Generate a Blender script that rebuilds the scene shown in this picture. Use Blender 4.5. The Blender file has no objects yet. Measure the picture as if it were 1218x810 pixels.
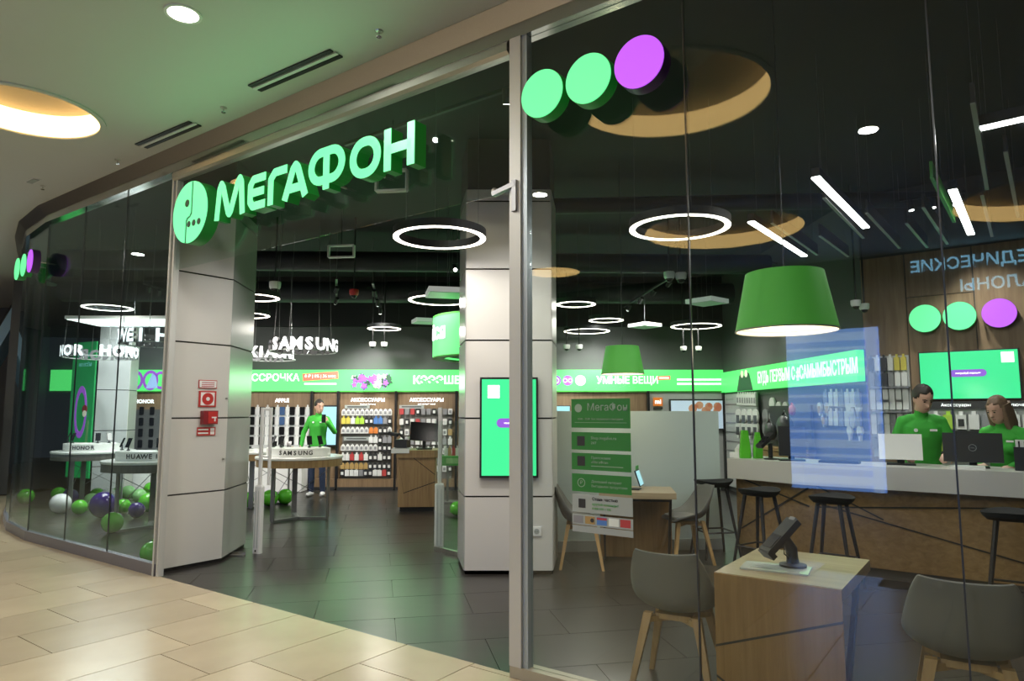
import bpy, bmesh, math, random
from mathutils import Vector, Matrix
random.seed(7)
sc = bpy.context.scene
COL = sc.collection
R = math.radians

# ------------------------------------------------------------------ camera
F = 812.0; PITCH = math.atan(85 / 812); H = 1.55
cam = bpy.data.cameras.new('camera'); camo = bpy.data.objects.new('camera', cam); COL.objects.link(camo)
camo.location = (0, 0, H); camo.rotation_euler = (R(90) + PITCH, 0, 0)
cam.sensor_width = 36; cam.lens = 36 * F / 1218; cam.clip_start = .05; cam.clip_end = 200
sc.camera = camo
# ------------------------------------------------------------------ world, exposure
w = bpy.data.worlds.new('world'); sc.world = w; w.use_nodes = True
w.node_tree.nodes['Background'].inputs[0].default_value = (.75, .85, 1, 1)
w.node_tree.nodes['Background'].inputs[1].default_value = .05
sc.view_settings.view_transform = 'Standard'; sc.view_settings.look = 'None'
sc.view_settings.gamma = 1; sc.view_settings.use_curve_mapping = False
sc.view_settings.exposure = 0.0
sc.cycles.use_denoising = True
sc.cycles.max_bounces = 8; sc.cycles.transparent_max_bounces = 24; sc.cycles.diffuse_bounces = 4
sc.cycles.glossy_bounces = 4; sc.cycles.sample_clamp_indirect = 6; sc.cycles.caustics_reflective = False
sc.cycles.caustics_refractive = False

def light(name, kind, loc, power, color=(1, 1, 1), target=None, size=.5, parent=None, spot=80, blend=.5, shape='DISK', size_y=None):
    l = bpy.data.lights.new(name, kind); o = bpy.data.objects.new(name, l); COL.objects.link(o)
    l.energy = power; l.color = color
    if kind == 'AREA':
        l.shape = shape; l.size = size
        if size_y: l.size_y = size_y
    elif kind == 'SPOT':
        l.spot_size = R(spot); l.spot_blend = blend; l.shadow_soft_size = size
    else: l.shadow_soft_size = size
    o.location = loc
    if target is not None:
        d = Vector(target) - Vector(loc); o.rotation_euler = d.to_track_quat('-Z', 'Y').to_euler()
    if parent: o.parent = parent
    return o

# ------------------------------------------------------------------ pixel geometry (1218 x 810)
def ray(px, py):
    x = (px - 609) / F; u = (405 - py) / F
    return (x, math.cos(PITCH) - u * math.sin(PITCH), math.sin(PITCH) + u * math.cos(PITCH))
def at_z(px, py, z=0):
    r = ray(px, py); t = (z - H) / r[2]; return Vector((r[0] * t, r[1] * t, z))
def at_y(px, py, y):
    r = ray(px, py); t = y / r[1]; return Vector((r[0] * t, y, H + r[2] * t))
# shopfront frame: a runs along the glass to the right of the post, b runs into the store
RX, RY = .8102, -.5862; FR = math.atan2(RY, RX)
def WF(a, b, z=0): return Vector((a * RX - b * RY, 4.25 + a * RY + b * RX, z))
def AB(x, y):
    y -= 4.25; return (x * RX + y * RY, -x * RY + y * RX)

# ------------------------------------------------------------------ materials
MATS = {}
def mat(name, col, rough=.5, metal=0, emit=None, es=1.0, noise=0, nscale=8, bump=0, rand=0, spec=None, stretch=None):
    if name in MATS: return MATS[name]
    m = bpy.data.materials.new(name); m.use_nodes = True; nt = m.node_tree; n = nt.nodes; b = n['Principled BSDF']
    b.inputs['Base Color'].default_value = (*col, 1); b.inputs['Roughness'].default_value = rough
    b.inputs['Metallic'].default_value = metal
    if spec is not None: b.inputs['Specular IOR Level'].default_value = spec
    if emit is not None:
        b.inputs['Emission Color'].default_value = (*emit, 1); b.inputs['Emission Strength'].default_value = es
    src = None
    if noise or bump:
        tc = n.new('ShaderNodeTexCoord'); mp = n.new('ShaderNodeMapping'); nz = n.new('ShaderNodeTexNoise')
        nt.links.new(tc.outputs['Object'], mp.inputs[0]); nt.links.new(mp.outputs[0], nz.inputs['Vector'])
        if stretch: mp.inputs['Scale'].default_value = stretch
        nz.inputs['Scale'].default_value = nscale; nz.inputs['Detail'].default_value = 5
    if noise:
        mx = n.new('ShaderNodeMix'); mx.data_type = 'RGBA'
        mx.inputs[6].default_value = (*[c * (1 - noise) for c in col], 1); mx.inputs[7].default_value = (*[min(1, c * (1 + noise)) for c in col], 1)
        nt.links.new(nz.outputs[0], mx.inputs[0]); src = mx.outputs[2]
    if rand:
        oi = n.new('ShaderNodeObjectInfo'); mr = n.new('ShaderNodeMapRange')
        mr.inputs[3].default_value = 1 - rand; mr.inputs[4].default_value = 1 + rand
        nt.links.new(oi.outputs['Random'], mr.inputs[0])
        hs = n.new('ShaderNodeHueSaturation'); nt.links.new(mr.outputs[0], hs.inputs['Value'])
        if src: nt.links.new(src, hs.inputs['Color'])
        else: hs.inputs['Color'].default_value = (*col, 1)
        src = hs.outputs[0]
    if src: nt.links.new(src, b.inputs['Base Color'])
    if bump:
        bp = n.new('ShaderNodeBump'); bp.inputs['Strength'].default_value = bump; bp.inputs['Distance'].default_value = .01
        nt.links.new(nz.outputs[0], bp.inputs['Height']); nt.links.new(bp.outputs[0], b.inputs['Normal'])
    MATS[name] = m; return m

def wood(name, c1, c2, vertical=True, rough=.45, scale=1.0):
    m = bpy.data.materials.new(name); m.use_nodes = True; nt = m.node_tree; n = nt.nodes; b = n['Principled BSDF']
    tc = n.new('ShaderNodeTexCoord'); mp = n.new('ShaderNodeMapping')
    mp.inputs['Scale'].default_value = (14 * scale, 14 * scale, .9 * scale) if vertical else (.9 * scale, 14 * scale, 14 * scale)
    nz = n.new('ShaderNodeTexNoise'); nz.inputs['Scale'].default_value = 1.6; nz.inputs['Detail'].default_value = 7; nz.inputs['Roughness'].default_value = .6
    nz.inputs['Distortion'].default_value = .6
    cr = n.new('ShaderNodeValToRGB'); cr.color_ramp.elements[0].position = .3; cr.color_ramp.elements[1].position = .7
    cr.color_ramp.elements[0].color = (*c1, 1); cr.color_ramp.elements[1].color = (*c2, 1)
    nt.links.new(tc.outputs['Object'], mp.inputs[0]); nt.links.new(mp.outputs[0], nz.inputs['Vector'])
    nt.links.new(nz.outputs[0], cr.inputs[0]); nt.links.new(cr.outputs[0], b.inputs['Base Color'])
    b.inputs['Roughness'].default_value = rough
    MATS[name] = m; return m

def glass(name, tint, r0=.05, gloss=(1, 1, 1)):
    m = bpy.data.materials.new(name); m.use_nodes = True; nt = m.node_tree; n = nt.nodes
    n.remove(n['Principled BSDF']); out = n['Material Output']
    tr = n.new('ShaderNodeBsdfTransparent'); tr.inputs[0].default_value = (*tint, 1)
    gl = n.new('ShaderNodeBsdfGlossy'); gl.inputs[0].default_value = (*gloss, 1); gl.inputs['Roughness'].default_value = .0
    lw = n.new('ShaderNodeLayerWeight'); lw.inputs[0].default_value = .5
    p = n.new('ShaderNodeMath'); p.operation = 'POWER'; p.inputs[1].default_value = 5
    ma = n.new('ShaderNodeMath'); ma.operation = 'MULTIPLY_ADD'; ma.inputs[1].default_value = 1 - r0; ma.inputs[2].default_value = r0
    mx = n.new('ShaderNodeMixShader')
    L = nt.links.new
    L(lw.outputs['Facing'], p.inputs[0]); L(p.outputs[0], ma.inputs[0]); L(ma.outputs[0], mx.inputs[0])
    L(tr.outputs[0], mx.inputs[1]); L(gl.outputs[0], mx.inputs[2]); L(mx.outputs[0], out.inputs[0])
    MATS[name] = m; return m

def M(n): return MATS[n]
mat('ceiling_white', (.6, .61, .58), .7, noise=.03, nscale=.7)
mat('recess_dimmed', (.3, .26, .2), .8)  # top panel of the recesses, coloured darker to give a dim centre
mat('cove_glow', (.9, .8, .6), .6, emit=(1, .65, .25), es=4.8)
mat('mall_tile', (.52, .43, .295), .24, noise=.16, nscale=2.2, rand=.1)
mat('mall_grout', (.3, .23, .15), .8)
mat('slate_tile', (.028, .025, .022), .28, noise=.4, nscale=2.5, rand=.16, stretch=(1, 3, 1))
mat('slate_grout', (.05, .047, .043), .7)
mat('chrome', (.62, .62, .6), .13, 1)
mat('steel', (.55, .53, .49), .32, 1, noise=.06, nscale=3, stretch=(40, 40, 1))
mat('post_steel', (.56, .56, .53), .4, .25)
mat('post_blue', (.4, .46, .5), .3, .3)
mat('rail_grey', (.23, .22, .25), .4, .6)
mat('beige_trim', (.42, .38, .29), .4, .3)
mat('panel_white', (.62, .6, .56), .33, noise=.025, nscale=2)
mat('panel_sheen', (.56, .57, .55), .22, .35)
mat('joint_dark', (.06, .055, .05), .7)
mat('black', (.012, .012, .013), .4)
mat('black_gloss', (.01, .01, .011), .15)
mat('black_matte', (.018, .018, .018), .8)
mat('ceiling_black', (.011, .012, .013), .85)
mat('duct_dark', (.018, .019, .021), .6, .2)
mat('wall_grey', (.105, .105, .105), .8, noise=.18, nscale=1.2)
mat('white', (.8, .8, .78), .4)
mat('white_matte', (.72, .72, .7), .7)
mat('white_gloss', (.82, .82, .8), .2)
mat('counter_white', (.6, .58, .54), .3)
mat('green_paint', (.07, .38, .05), .5)
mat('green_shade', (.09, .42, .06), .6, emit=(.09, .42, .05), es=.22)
mat('shade_lining', (.85, .8, .62), .6, emit=(1, .85, .55), es=.9)
mat('green_sign', (.02, .2, .07), .4, emit=(.19, 1, .4), es=1.2)
mat('green_disc', (.03, .25, .1), .4, emit=(.16, 1, .36), es=1.05)
mat('green_side', (.01, .14, .02), .35, emit=(.004, .12, .01), es=.35)
mat('purple_disc', (.12, .03, .2), .4, emit=(.56, .1, 1), es=1.05)
mat('purple_side', (.05, .01, .1), .4)
mat('band_green', (.1, .6, .15), .4, emit=(.1, .82, .17), es=1.0)
mat('drum_green', (.1, .6, .15), .4, emit=(.16, .9, .25), es=1.0)
mat('screen_green', (.02, .1, .05), .15, emit=(.06, .92, .33), es=1.0)
mat('screen_cyan', (.1, .2, .25), .15, emit=(.45, .85, .95), es=.9)
mat('screen_purple', (.1, .05, .2), .3, emit=(.3, .1, .72), es=.9)
mat('letter_white', (.9, .9, .9), .4, emit=(1, 1, 1), es=1.6)
mat('letter_back', (.16, .16, .17), .5)
mat('print_white', (.85, .95, .85), .5, emit=(.8, 1, .85), es=1.0)
mat('print_red', (.8, .2, .13), .5, emit=(.85, .16, .1), es=.55)
mat('print_plain', (.75, .8, .75), .5)
mat('print_grey', (.35, .38, .36), .5)
mat('text_black', (.03, .03, .03), .5)
mat('sticker_green', (.03, .2, .035), .45)
mat('sticker_text', (.3, .4, .3), .5)
mat('sticker_grey', (.36, .4, .37), .5)
mat('red', (.5, .03, .025), .4)
mat('red_dark', (.22, .015, .02), .35)
mat('ring_black', (.015, .015, .016), .5)
mat('ring_light', (1, .95, .88), .4, emit=(1, .9, .78), es=6)
mat('lamp_white', (1, 1, 1), .4, emit=(1, .98, .95), es=9)
mat('panel_light', (.8, .82, .8), .5, emit=(.85, .9, .86), es=.18)
mat('glow_panel', (.9, .9, .88), .5, emit=(1, .98, .92), es=2.2)
mat('down_light', (1, 1, 1), .4, emit=(1, .93, .8), es=9)
mat('chair_grey', (.165, .166, .15), .55)
mat('chair_seam', (.26, .25, .22), .6)
wood('beech', (.4, .235, .09), (.52, .33, .14), True, .45)
wood('oak_v', (.26, .16, .07), (.4, .26, .12), True, .42)
wood('oak_table', (.24, .125, .034), (.35, .195, .066), True, .38)
wood('oak_top', (.33, .25, .155), (.44, .345, .22), False, .3)
wood('oak_wall', (.17, .105, .055), (.27, .18, .1), True, .5)
wood('oak_counter', (.24, .14, .05), (.38, .24, .095), False, .45)
wood('oak_grey', (.13, .12, .11), (.2, .19, .175), True, .4)
mat('groove', (.03, .025, .02), .7)
mat('steel_leg', (.3, .3, .31), .35, .7)
mat('frosted', (.5, .58, .55), .35)
mat('plinth', (.09, .085, .08), .6)
mat('balloon_green', (.1, .5, .03), .18)
mat('balloon_lime', (.3, .62, .25), .2)
mat('balloon_purple', (.035, .012, .16), .15)
mat('balloon_white', (.78, .78, .8), .2)
mat('skin', (.55, .33, .24), .5)
mat('shirt_green', (.035, .36, .03), .75, noise=.12, nscale=12, bump=.4)
mat('jeans', (.025, .04, .085), .8, noise=.25, nscale=20)
mat('trousers', (.015, .015, .017), .8)
mat('shoe_white', (.7, .7, .7), .5)
mat('shoe_black', (.02, .02, .02), .4)
mat('hair_dark', (.02, .014, .01), .6, noise=.3, nscale=60)
mat('hair_blond', (.16, .1, .06), .6, noise=.35, nscale=50)
mat('lips', (.4, .16, .13), .5)
mat('pack_white', (.68, .68, .66), .5)
mat('pack_black', (.03, .03, .033), .4)
mat('pack_grey', (.25, .25, .26), .5)
mat('pack_yellow', (.6, .5, .08), .5)
mat('pack_lime', (.38, .6, .06), .5)
mat('pack_orange', (.65, .2, .04), .5)
mat('pack_blue', (.08, .2, .5), .5)
mat('pack_red', (.45, .05, .05), .5)
mat('pack_gold', (.4, .26, .09), .5)
mat('phone_blue', (.05, .1, .22), .25)
mat('acrylic', (.6, .62, .6), .1, spec=.6)
mat('pegboard', (.16, .15, .14), .6)
mat('slat_white', (.45, .46, .46), .5)
mat('flower_purple', (.3, .1, .5), .6, emit=(.28, .12, .5), es=.4)
mat('flower_cream', (.8, .75, .6), .6, emit=(.8, .75, .6), es=.4)
mat('art_purple', (.3, .08, .5), .5, emit=(.34, .1, .6), es=.6)
mat('art_blue', (.3, .45, .7), .5, emit=(.35, .5, .8), es=.6)
mat('art_dark', (.03, .1, .05), .5)
mat('poster_green', (.02, .27, .08), .4, emit=(.01, .25, .06), es=.5)
mat('poster_teal', (.2, .5, .5), .5, emit=(.15, .5, .5), es=.4)
mat('blue_glow', (.2, .4, .8), .5, emit=(.17, .36, .9), es=4.6)
mat('ice_glow', (.6, .7, .9), .5, emit=(.36, .55, 1), es=5.0)
mat('sign_blue', (.3, .6, .8), .5, emit=(.3, .72, 1), es=4.6)
mat('mall_wall', (.1, .1, .1), .6)
mat('lightbox_white', (.9, .9, .9), .5, emit=(1, .98, .95), es=1.3)
mat('blue_steel', (.25, .4, .52), .3, .3)
mat('seam', (.06, .065, .07), .3, .5)
mat('wire', (.14, .14, .14), .5, .6)
mat('camera_glass', (.02, .02, .022), .08)
mat('green_bin', (.06, .4, .06), .5)
mat('orange', (.75, .2, .03), .5, emit=(.8, .2, .02), es=.3)
mat('photo_sky', (.5, .6, .75), .5, emit=(.5, .6, .75), es=.5)
mat('photo_tree', (.5, .25, .15), .5, emit=(.5, .25, .15), es=.4)
glass('pane', (.93, .965, .95), .036)
glass('pane_left', (.86, .93, .93), .045, (.85, .95, 1))
glass('pane_transom', (.9, .95, .93), .036)

# ------------------------------------------------------------------ mesh builder
class MB:
    def __init__(s): s.v = []; s.f = []
    def add(s, vs, fs, mtx=None):
        o = len(s.v)
        s.v += [tuple(mtx @ Vector(p)) if mtx is not None else tuple(p) for p in vs]
        s.f += [tuple(i + o for i in f) for f in fs]; return s
    def box(s, c, d, rz=0, rx=0, ry=0):
        x, y, z = d[0] / 2, d[1] / 2, d[2] / 2
        vs = [(i, j, k) for i in (-x, x) for j in (-y, y) for k in (-z, z)]
        fs = [(0, 1, 3, 2), (4, 6, 7, 5), (0, 4, 5, 1), (2, 3, 7, 6), (0, 2, 6, 4), (1, 5, 7, 3)]
        m = Matrix.Translation(c) @ Matrix.Rotation(rz, 4, 'Z') @ Matrix.Rotation(ry, 4, 'Y') @ Matrix.Rotation(rx, 4, 'X')
        return s.add(vs, fs, m)
    def prism(s, pts, z0, z1):
        n = len(pts)
        A = sum(pts[i][0] * pts[(i + 1) % n][1] - pts[(i + 1) % n][0] * pts[i][1] for i in range(n))
        if A < 0: pts = list(reversed(pts))
        vs = [(p[0], p[1], z0) for p in pts] + [(p[0], p[1], z1) for p in pts]
        fs = [tuple(reversed(range(n))), tuple(range(n, 2 * n))] + [(i, (i + 1) % n, n + (i + 1) % n, n + i) for i in range(n)]
        return s.add(vs, fs)
    def prism_y(s, pts, y0, y1):            # outline in x,z extruded along y
        n = len(pts)
        A = sum(pts[i][0] * pts[(i + 1) % n][1] - pts[(i + 1) % n][0] * pts[i][1] for i in range(n))
        if A < 0: pts = list(reversed(pts))
        vs = [(p[0], y0, p[1]) for p in pts] + [(p[0], y1, p[1]) for p in pts]
        fs = [tuple(range(n)), tuple(reversed(range(n, 2 * n)))] + [((i + 1) % n, i, n + i, n + (i + 1) % n) for i in range(n)]
        return s.add(vs, fs)
    def loft(s, rings, cap=True):
        n = len(rings[0]); vs = [p for r in rings for p in r]; fs = []
        for k in range(len(rings) - 1):
            for i in range(n):
                j = (i + 1) % n; fs.append((k * n + i, k * n + j, (k + 1) * n + j, (k + 1) * n + i))
        if cap: fs.append(tuple(reversed(range(n)))); fs.append(tuple(range((len(rings) - 1) * n, len(rings) * n)))
        return s.add(vs, fs)
    def lathe(s, prof, seg=24, c=(0, 0, 0), cap=True):
        return s.loft([[(c[0] + r * math.cos(2 * math.pi * i / seg), c[1] + r * math.sin(2 * math.pi * i / seg), c[2] + z) for i in range(seg)] for r, z in prof], cap)
    def ringbox(s, r0, r1, z0, z1, seg=40, c=(0, 0, 0)):   # flat ring, rectangular section
        prof = [(r0, z0), (r1, z0), (r1, z1), (r0, z1)]
        vs = []; fs = []
        for i in range(seg):
            t = 2 * math.pi * i / seg
            for r, z in prof: vs.append((c[0] + r * math.cos(t), c[1] + r * math.sin(t), c[2] + z))
        for i in range(seg):
            j = (i + 1) % seg
            for k in range(4):
                l = (k + 1) % 4; fs.append((i * 4 + k, j * 4 + k, j * 4 + l, i * 4 + l))
        return s.add(vs, fs)
    def tube(s, pts, r, seg=8):
        pts = [Vector(p) for p in pts]; rs = r if isinstance(r, (list, tuple)) else [r] * len(pts); rings = []
        for i, p in enumerate(pts):
            d = (pts[min(i + 1, len(pts) - 1)] - pts[max(i - 1, 0)]).normalized()
            u = d.orthogonal().normalized() if abs(d.z) > .99 else d.cross(Vector((0, 0, 1))).normalized(); v = d.cross(u)
            rings.append([tuple(p + (u * math.cos(2 * math.pi * k / seg) + v * math.sin(2 * math.pi * k / seg)) * rs[i]) for k in range(seg)])
        return s.loft(rings)
    def bar(s, p, q, wd, dp):              # square bar between two points
        p = Vector(p); q = Vector(q); d = (q - p).normalized(); u = d.cross(Vector((0, 0, 1)))
        u = Vector((1, 0, 0)) if u.length < 1e-4 else u.normalized(); v = d.cross(u)
        rg = lambda c: [tuple(c + u * i * wd / 2 + v * j * dp / 2) for i, j in ((-1, -1), (1, -1), (1, 1), (-1, 1))]
        return s.loft([rg(p), rg(q)])
    def ball(s, c, r, seg=16, rg=10, sc=(1, 1, 1)):
        rings = [[(c[0] + sc[0] * r * math.sin(math.pi * k / rg) * math.cos(2 * math.pi * i / seg), c[1] + sc[1] * r * math.sin(math.pi * k / rg) * math.sin(2 * math.pi * i / seg), c[2] - sc[2] * r * math.cos(math.pi * k / rg)) for i in range(seg)] for k in range(1, rg)]
        return s.loft(rings)
    def mesh(s, name='mesh', smooth=False):
        me = bpy.data.meshes.new(name); me.from_pydata(s.v, [], s.f)
        bm = bmesh.new(); bm.from_mesh(me); bmesh.ops.recalc_face_normals(bm, faces=bm.faces); bm.to_mesh(me); bm.free()
        if smooth:
            for p in me.polygons: p.use_smooth = True
            me.set_sharp_from_angle(angle=R(40))
        return me

def obj(name, mb, m, parent=None, loc=(0, 0, 0), rz=0, smooth=False, rot=None):
    me = mb.mesh(name, smooth) if isinstance(mb, MB) else mb
    if m is not None:
        me.materials.clear(); me.materials.append(M(m) if isinstance(m, str) else m)
    o = bpy.data.objects.new(name, me); COL.objects.link(o); o.location = loc
    o.rotation_euler = rot if rot else (0, 0, rz)
    if parent: o.parent = parent
    return o
def tag(o, label, cat, group=None):
    o['label'] = label; o['category'] = cat
    if group: o['group'] = group
    return o
def thing(name, label, cat, loc=(0, 0, 0), rz=0, group=None):
    o = bpy.data.objects.new(name, None); COL.objects.link(o); o.location = loc; o.rotation_euler = (0, 0, rz); o.empty_display_size = .1
    return tag(o, label, cat, group)
def struct(name, mb, m, parent=None, **k):
    o = obj(name, mb, m, parent, **k)
    if parent is None: o['kind'] = 'structure'
    return o
def sroot(name, loc=(0, 0, 0), rz=0):
    o = bpy.data.objects.new(name, None); COL.objects.link(o); o.location = loc; o.rotation_euler = (0, 0, rz); o['kind'] = 'structure'; return o
def copy_tree(o, parent=None):
    c = o.copy(); COL.objects.link(c); c.parent = parent
    for ch in list(o.children): copy_tree(ch, c)
    return c
def box(c, d, **k): return MB().box(c, d, **k)

def plate(outline, holes, z, name='plate'):       # flat polygon with holes
    cu = bpy.data.curves.new('tmp', 'CURVE'); cu.dimensions = '2D'; cu.fill_mode = 'BOTH'
    for pts in [outline] + holes:
        sp = cu.splines.new('POLY'); sp.points.add(len(pts) - 1); sp.use_cyclic_u = True
        for p, q in zip(sp.points, pts): p.co = (q[0], q[1], 0, 1)
    o = bpy.data.objects.new('tmp', cu); COL.objects.link(o)
    me = bpy.data.meshes.new_from_object(o.evaluated_get(bpy.context.evaluated_depsgraph_get()))
    bpy.data.objects.remove(o); bpy.data.curves.remove(cu)
    for v in me.vertices: v.co.z = z
    me.name = name; return me
TXT = {}
def text(s, size, ext=.002, bold=0.0, align='CENTER', shear=0, width=1.0, spacing=1.0):   # lettering in x,z facing -y
    key = (s, size, ext, bold, align, shear, width, spacing)
    if key in TXT: return TXT[key]
    cu = bpy.data.curves.new('tmp', 'FONT'); cu.body = s; cu.size = size; cu.extrude = ext; cu.offset = bold * size
    cu.align_x = align; cu.align_y = 'CENTER'; cu.shear = shear; cu.resolution_u = 2; cu.space_character = spacing
    o = bpy.data.objects.new('tmp', cu); COL.objects.link(o)
    me = bpy.data.meshes.new_from_object(o.evaluated_get(bpy.context.evaluated_depsgraph_get()))
    bpy.data.objects.remove(o); bpy.data.curves.remove(cu)
    for v in me.vertices: v.co = (v.co.x * width, -v.co.z, v.co.y)
    me.name = 'lettering'; TXT[key] = me; return me
def letters(s, size, m, parent, loc, rz=0, name='lettering', **k):
    me = text(s, size, **k)
    if me.materials and me.materials[0] != M(m): me = me.copy()
    return obj(name, me, m, parent, loc, rz)
def circ(c, r, n=48, r2=None): return [(c[0] + r * math.cos(2 * math.pi * i / n), c[1] + (r2 or r) * math.sin(2 * math.pi * i / n)) for i in range(n)]
def rrect(w_, h_, r, n=5, c=(0, 0)):
    out = []
    for cx, cy, a0 in ((w_ / 2 - r, h_ / 2 - r, 0), (-w_ / 2 + r, h_ / 2 - r, 90), (-w_ / 2 + r, -h_ / 2 + r, 180), (w_ / 2 - r, -h_ / 2 + r, 270)):
        for i in range(n + 1):
            t = R(a0 + 90 * i / n); out.append((c[0] + cx + r * math.cos(t), c[1] + cy + r * math.sin(t)))
    return out
def clip(poly, nx, ny, d):                        # keep nx*x+ny*y >= d
    out = []
    for i in range(len(poly)):
        p, q = poly[i], poly[(i + 1) % len(poly)]; dp = nx * p[0] + ny * p[1] - d; dq = nx * q[0] + ny * q[1] - d
        if dp >= 0: out.append(p)
        if (dp >= 0) != (dq >= 0):
            t = dp / (dp - dq); out.append((p[0] + t * (q[0] - p[0]), p[1] + t * (q[1] - p[1])))
    return out

# ================================================================== STRUCTURE
LV = [WF(-4.17, 0), WF(-5.21, 0), WF(-6.25, 0), WF(-7.29, 0), Vector((-6.66, 9.24, 0)), Vector((-7.3, 10.05, 0)), Vector((-7.95, 11.0, 0)), Vector((-8.6, 12.0, 0)), Vector((-9.15, 13.0, 0))]
def outw(path, off):                               # offset a polyline towards the mall
    out = []
    for i, p in enumerate(path):
        d = (path[min(i + 1, len(path) - 1)] - path[max(i - 1, 0)]).normalized()
        out.append(p + Vector((-d.y, d.x, 0)) * off)
    return out
PATH = [WF(6.4, 0), WF(4.6, 0), WF(2.3, 0), WF(0, 0)] + LV
_d = (PATH[1] - PATH[0]).normalized()
SGN = 1 if (Vector((-_d.y, _d.x, 0)).dot(WF(0, -1) - WF(0, 0))) > 0 else -1

# --- mall floor
mf = sroot('floor_mall')
base = [WF(7, 0)] + LV + [Vector((-9.4, 18, 0)), Vector((-24, 18, 0)), WF(-22, -9.2), WF(7, -9.2)]
obj('floor_base', plate([(p.x, p.y) for p in base], [], -.013), 'mall_grout', mf)
offs = {0: -1.06, 1: -.86, 2: -1.46, 3: -1.07, 4: -.62, 5: -.9}
TW, TL, GAP = .58, 1.16, .0035
for k in range(-9, 15):
    a1 = -1.45 - TW * k; a0 = a1 - TW
    o0 = offs.get(k, -((k * .37) % 1.16)); j = math.ceil((-4.4 - o0) / TL)
    while o0 + j * TL < 0:
        b0, b1 = o0 + j * TL, min(o0 + (j + 1) * TL, 0); j += 1
        if b1 - b0 < .02: continue
        pts = [WF(a, b) for a, b in ((a0 + GAP, b0 + GAP), (a1 - GAP, b0 + GAP), (a1 - GAP, b1 - (GAP if b1 < 0 else 0)), (a0 + GAP, b1 - (GAP if b1 < 0 else 0)))]
        c = sum(pts, Vector()) / 4
        if Vector((c.x, c.y)).length > 17 or c.y < -.6: continue
        obj('floor_tile', MB().prism([(p.x - c.x, p.y - c.y) for p in pts], -.012, 0), 'mall_tile', mf, loc=(c.x, c.y, 0))
# curved strip of floor in front of the far panes
o_ = outw(LV[3:], SGN * 1.6); i_ = outw(LV[3:], SGN * .0)
for q in range(len(o_) - 1):
    pts = [i_[q], i_[q + 1], o_[q + 1], o_[q]]; pl = [(p.x, p.y) for p in pts]
    pl = clip(pl, *(-RY, RX), -RY * 0 + RX * 4.25 + .004)
    if len(pl) > 2: obj('floor_tile', MB().prism(pl, -.012, 0), 'mall_tile', mf)
# --- store floor
sf = sroot('floor_store')
store = [WF(6.5, 0), WF(-4.17, 0)] + LV[1:] + [Vector((-9.6, 13.1, 0)), Vector((-9.6, 14.2, 0)), Vector((5.2, 14.2, 0)), Vector((5.2, 9.6, 0)), Vector((8, 7.2, 0))]
obj('floor_base', plate([(p.x, p.y) for p in store], [], -.013), 'slate_grout', sf)
half = []
for p, q in zip(LV[:-1], LV[1:]):
    d = (q - p).normalized(); nrm = Vector((-d.y, d.x, 0)) * -SGN; half.append((nrm.x, nrm.y, nrm.dot(p)))
ca, sa = math.cos(R(11)), math.sin(R(11))
for r_ in range(2, 26):
    for q in range(-9, 9):
        x0 = q * 1.2 + (r_ % 2) * .6 + .15; y0 = r_ * .6 + .02
        pl = [(x0 + .002, y0 + .002), (x0 + 1.198, y0 + .002), (x0 + 1.198, y0 + .598), (x0 + .002, y0 + .598)]
        pl = [(x * ca - y * sa, x * sa + y * ca) for x, y in pl]
        for h in half:
            if len(pl) > 2: pl = clip(pl, *h)
        for h in ((0, -1, -14.05), (-1, 0, -5.2 if r_ > 15 else -6.6)):
            if len(pl) > 2: pl = clip(pl, *h)
        if len(pl) < 3: continue
        cx = sum(p[0] for p in pl) / len(pl); cy = sum(p[1] for p in pl) / len(pl)
        if cx < -9.4 or cy < .3 or abs(cx) > cy * .8 + .9: continue
        obj('floor_tile', MB().prism([(p[0] - cx, p[1] - cy) for p in pl], -.012, 0), 'slate_tile', sf, loc=(cx, cy, 0))

# --- mall ceiling with round light recesses
CZ = 4.15
COVES = [(-4.3, -1.3, .56), (.35, -1.75, .8), (-.7, -6.15, 1.1), (3.15, -7.0, 1.1), (-4.26, -7.2, .5), (-9.6, -4.2, .8)]
edge = outw(PATH, SGN * .14)
mc = [(p.x, p.y) for p in edge] + [(-9.4, 18), (-24, 18)] + [tuple(WF(-22, -9.2)[:2]), tuple(WF(6.4, -9.2)[:2])]
struct('ceiling_mall', plate(mc, [circ(WF(a, b), r) for a, b, r in COVES], CZ), 'ceiling_white')
for i, (a, b, r) in enumerate(COVES):
    c = WF(a, b)
    lab = ['warm lit round ceiling recess above the shopfront pier', 'large warm round ceiling recess above the steel post', 'wide warm round ceiling recess out in the mall', 'wide warm round ceiling recess by the blue shop sign', 'small warm round ceiling recess far across the mall', 'warm round ceiling recess beside the curved glazing'][i]
    t = thing('ceiling_recess', lab, 'ceiling light', (c.x, c.y, CZ), 0, 'round ceiling recesses')
    obj('side_wall', MB().loft([circ_ for circ_ in [[(x, y, z) for x, y in circ((0, 0), rr, 64)] for rr, z in ((r, 0), (r + .015, .05), (r + .015, .22))]], cap=False), 'cove_glow', t, smooth=True)
    obj('rim', MB().ringbox(r - .0, r + .05, -.012, .004, 64), 'ceiling_white', t)
    obj('top_panel', MB().prism(circ((0, 0), r + .014, 64), .22, .24), 'recess_dimmed', t)
    if r > .7:
        g = MB(); g.box((.25, .1, .21), (.5, .5, .012))
        for k in range(7): g.ringbox(.03 + k * .03, .042 + k * .03, .196, .204, 4, (.25, .1, 0))
        obj('air_grille', g, 'print_grey', t)

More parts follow.
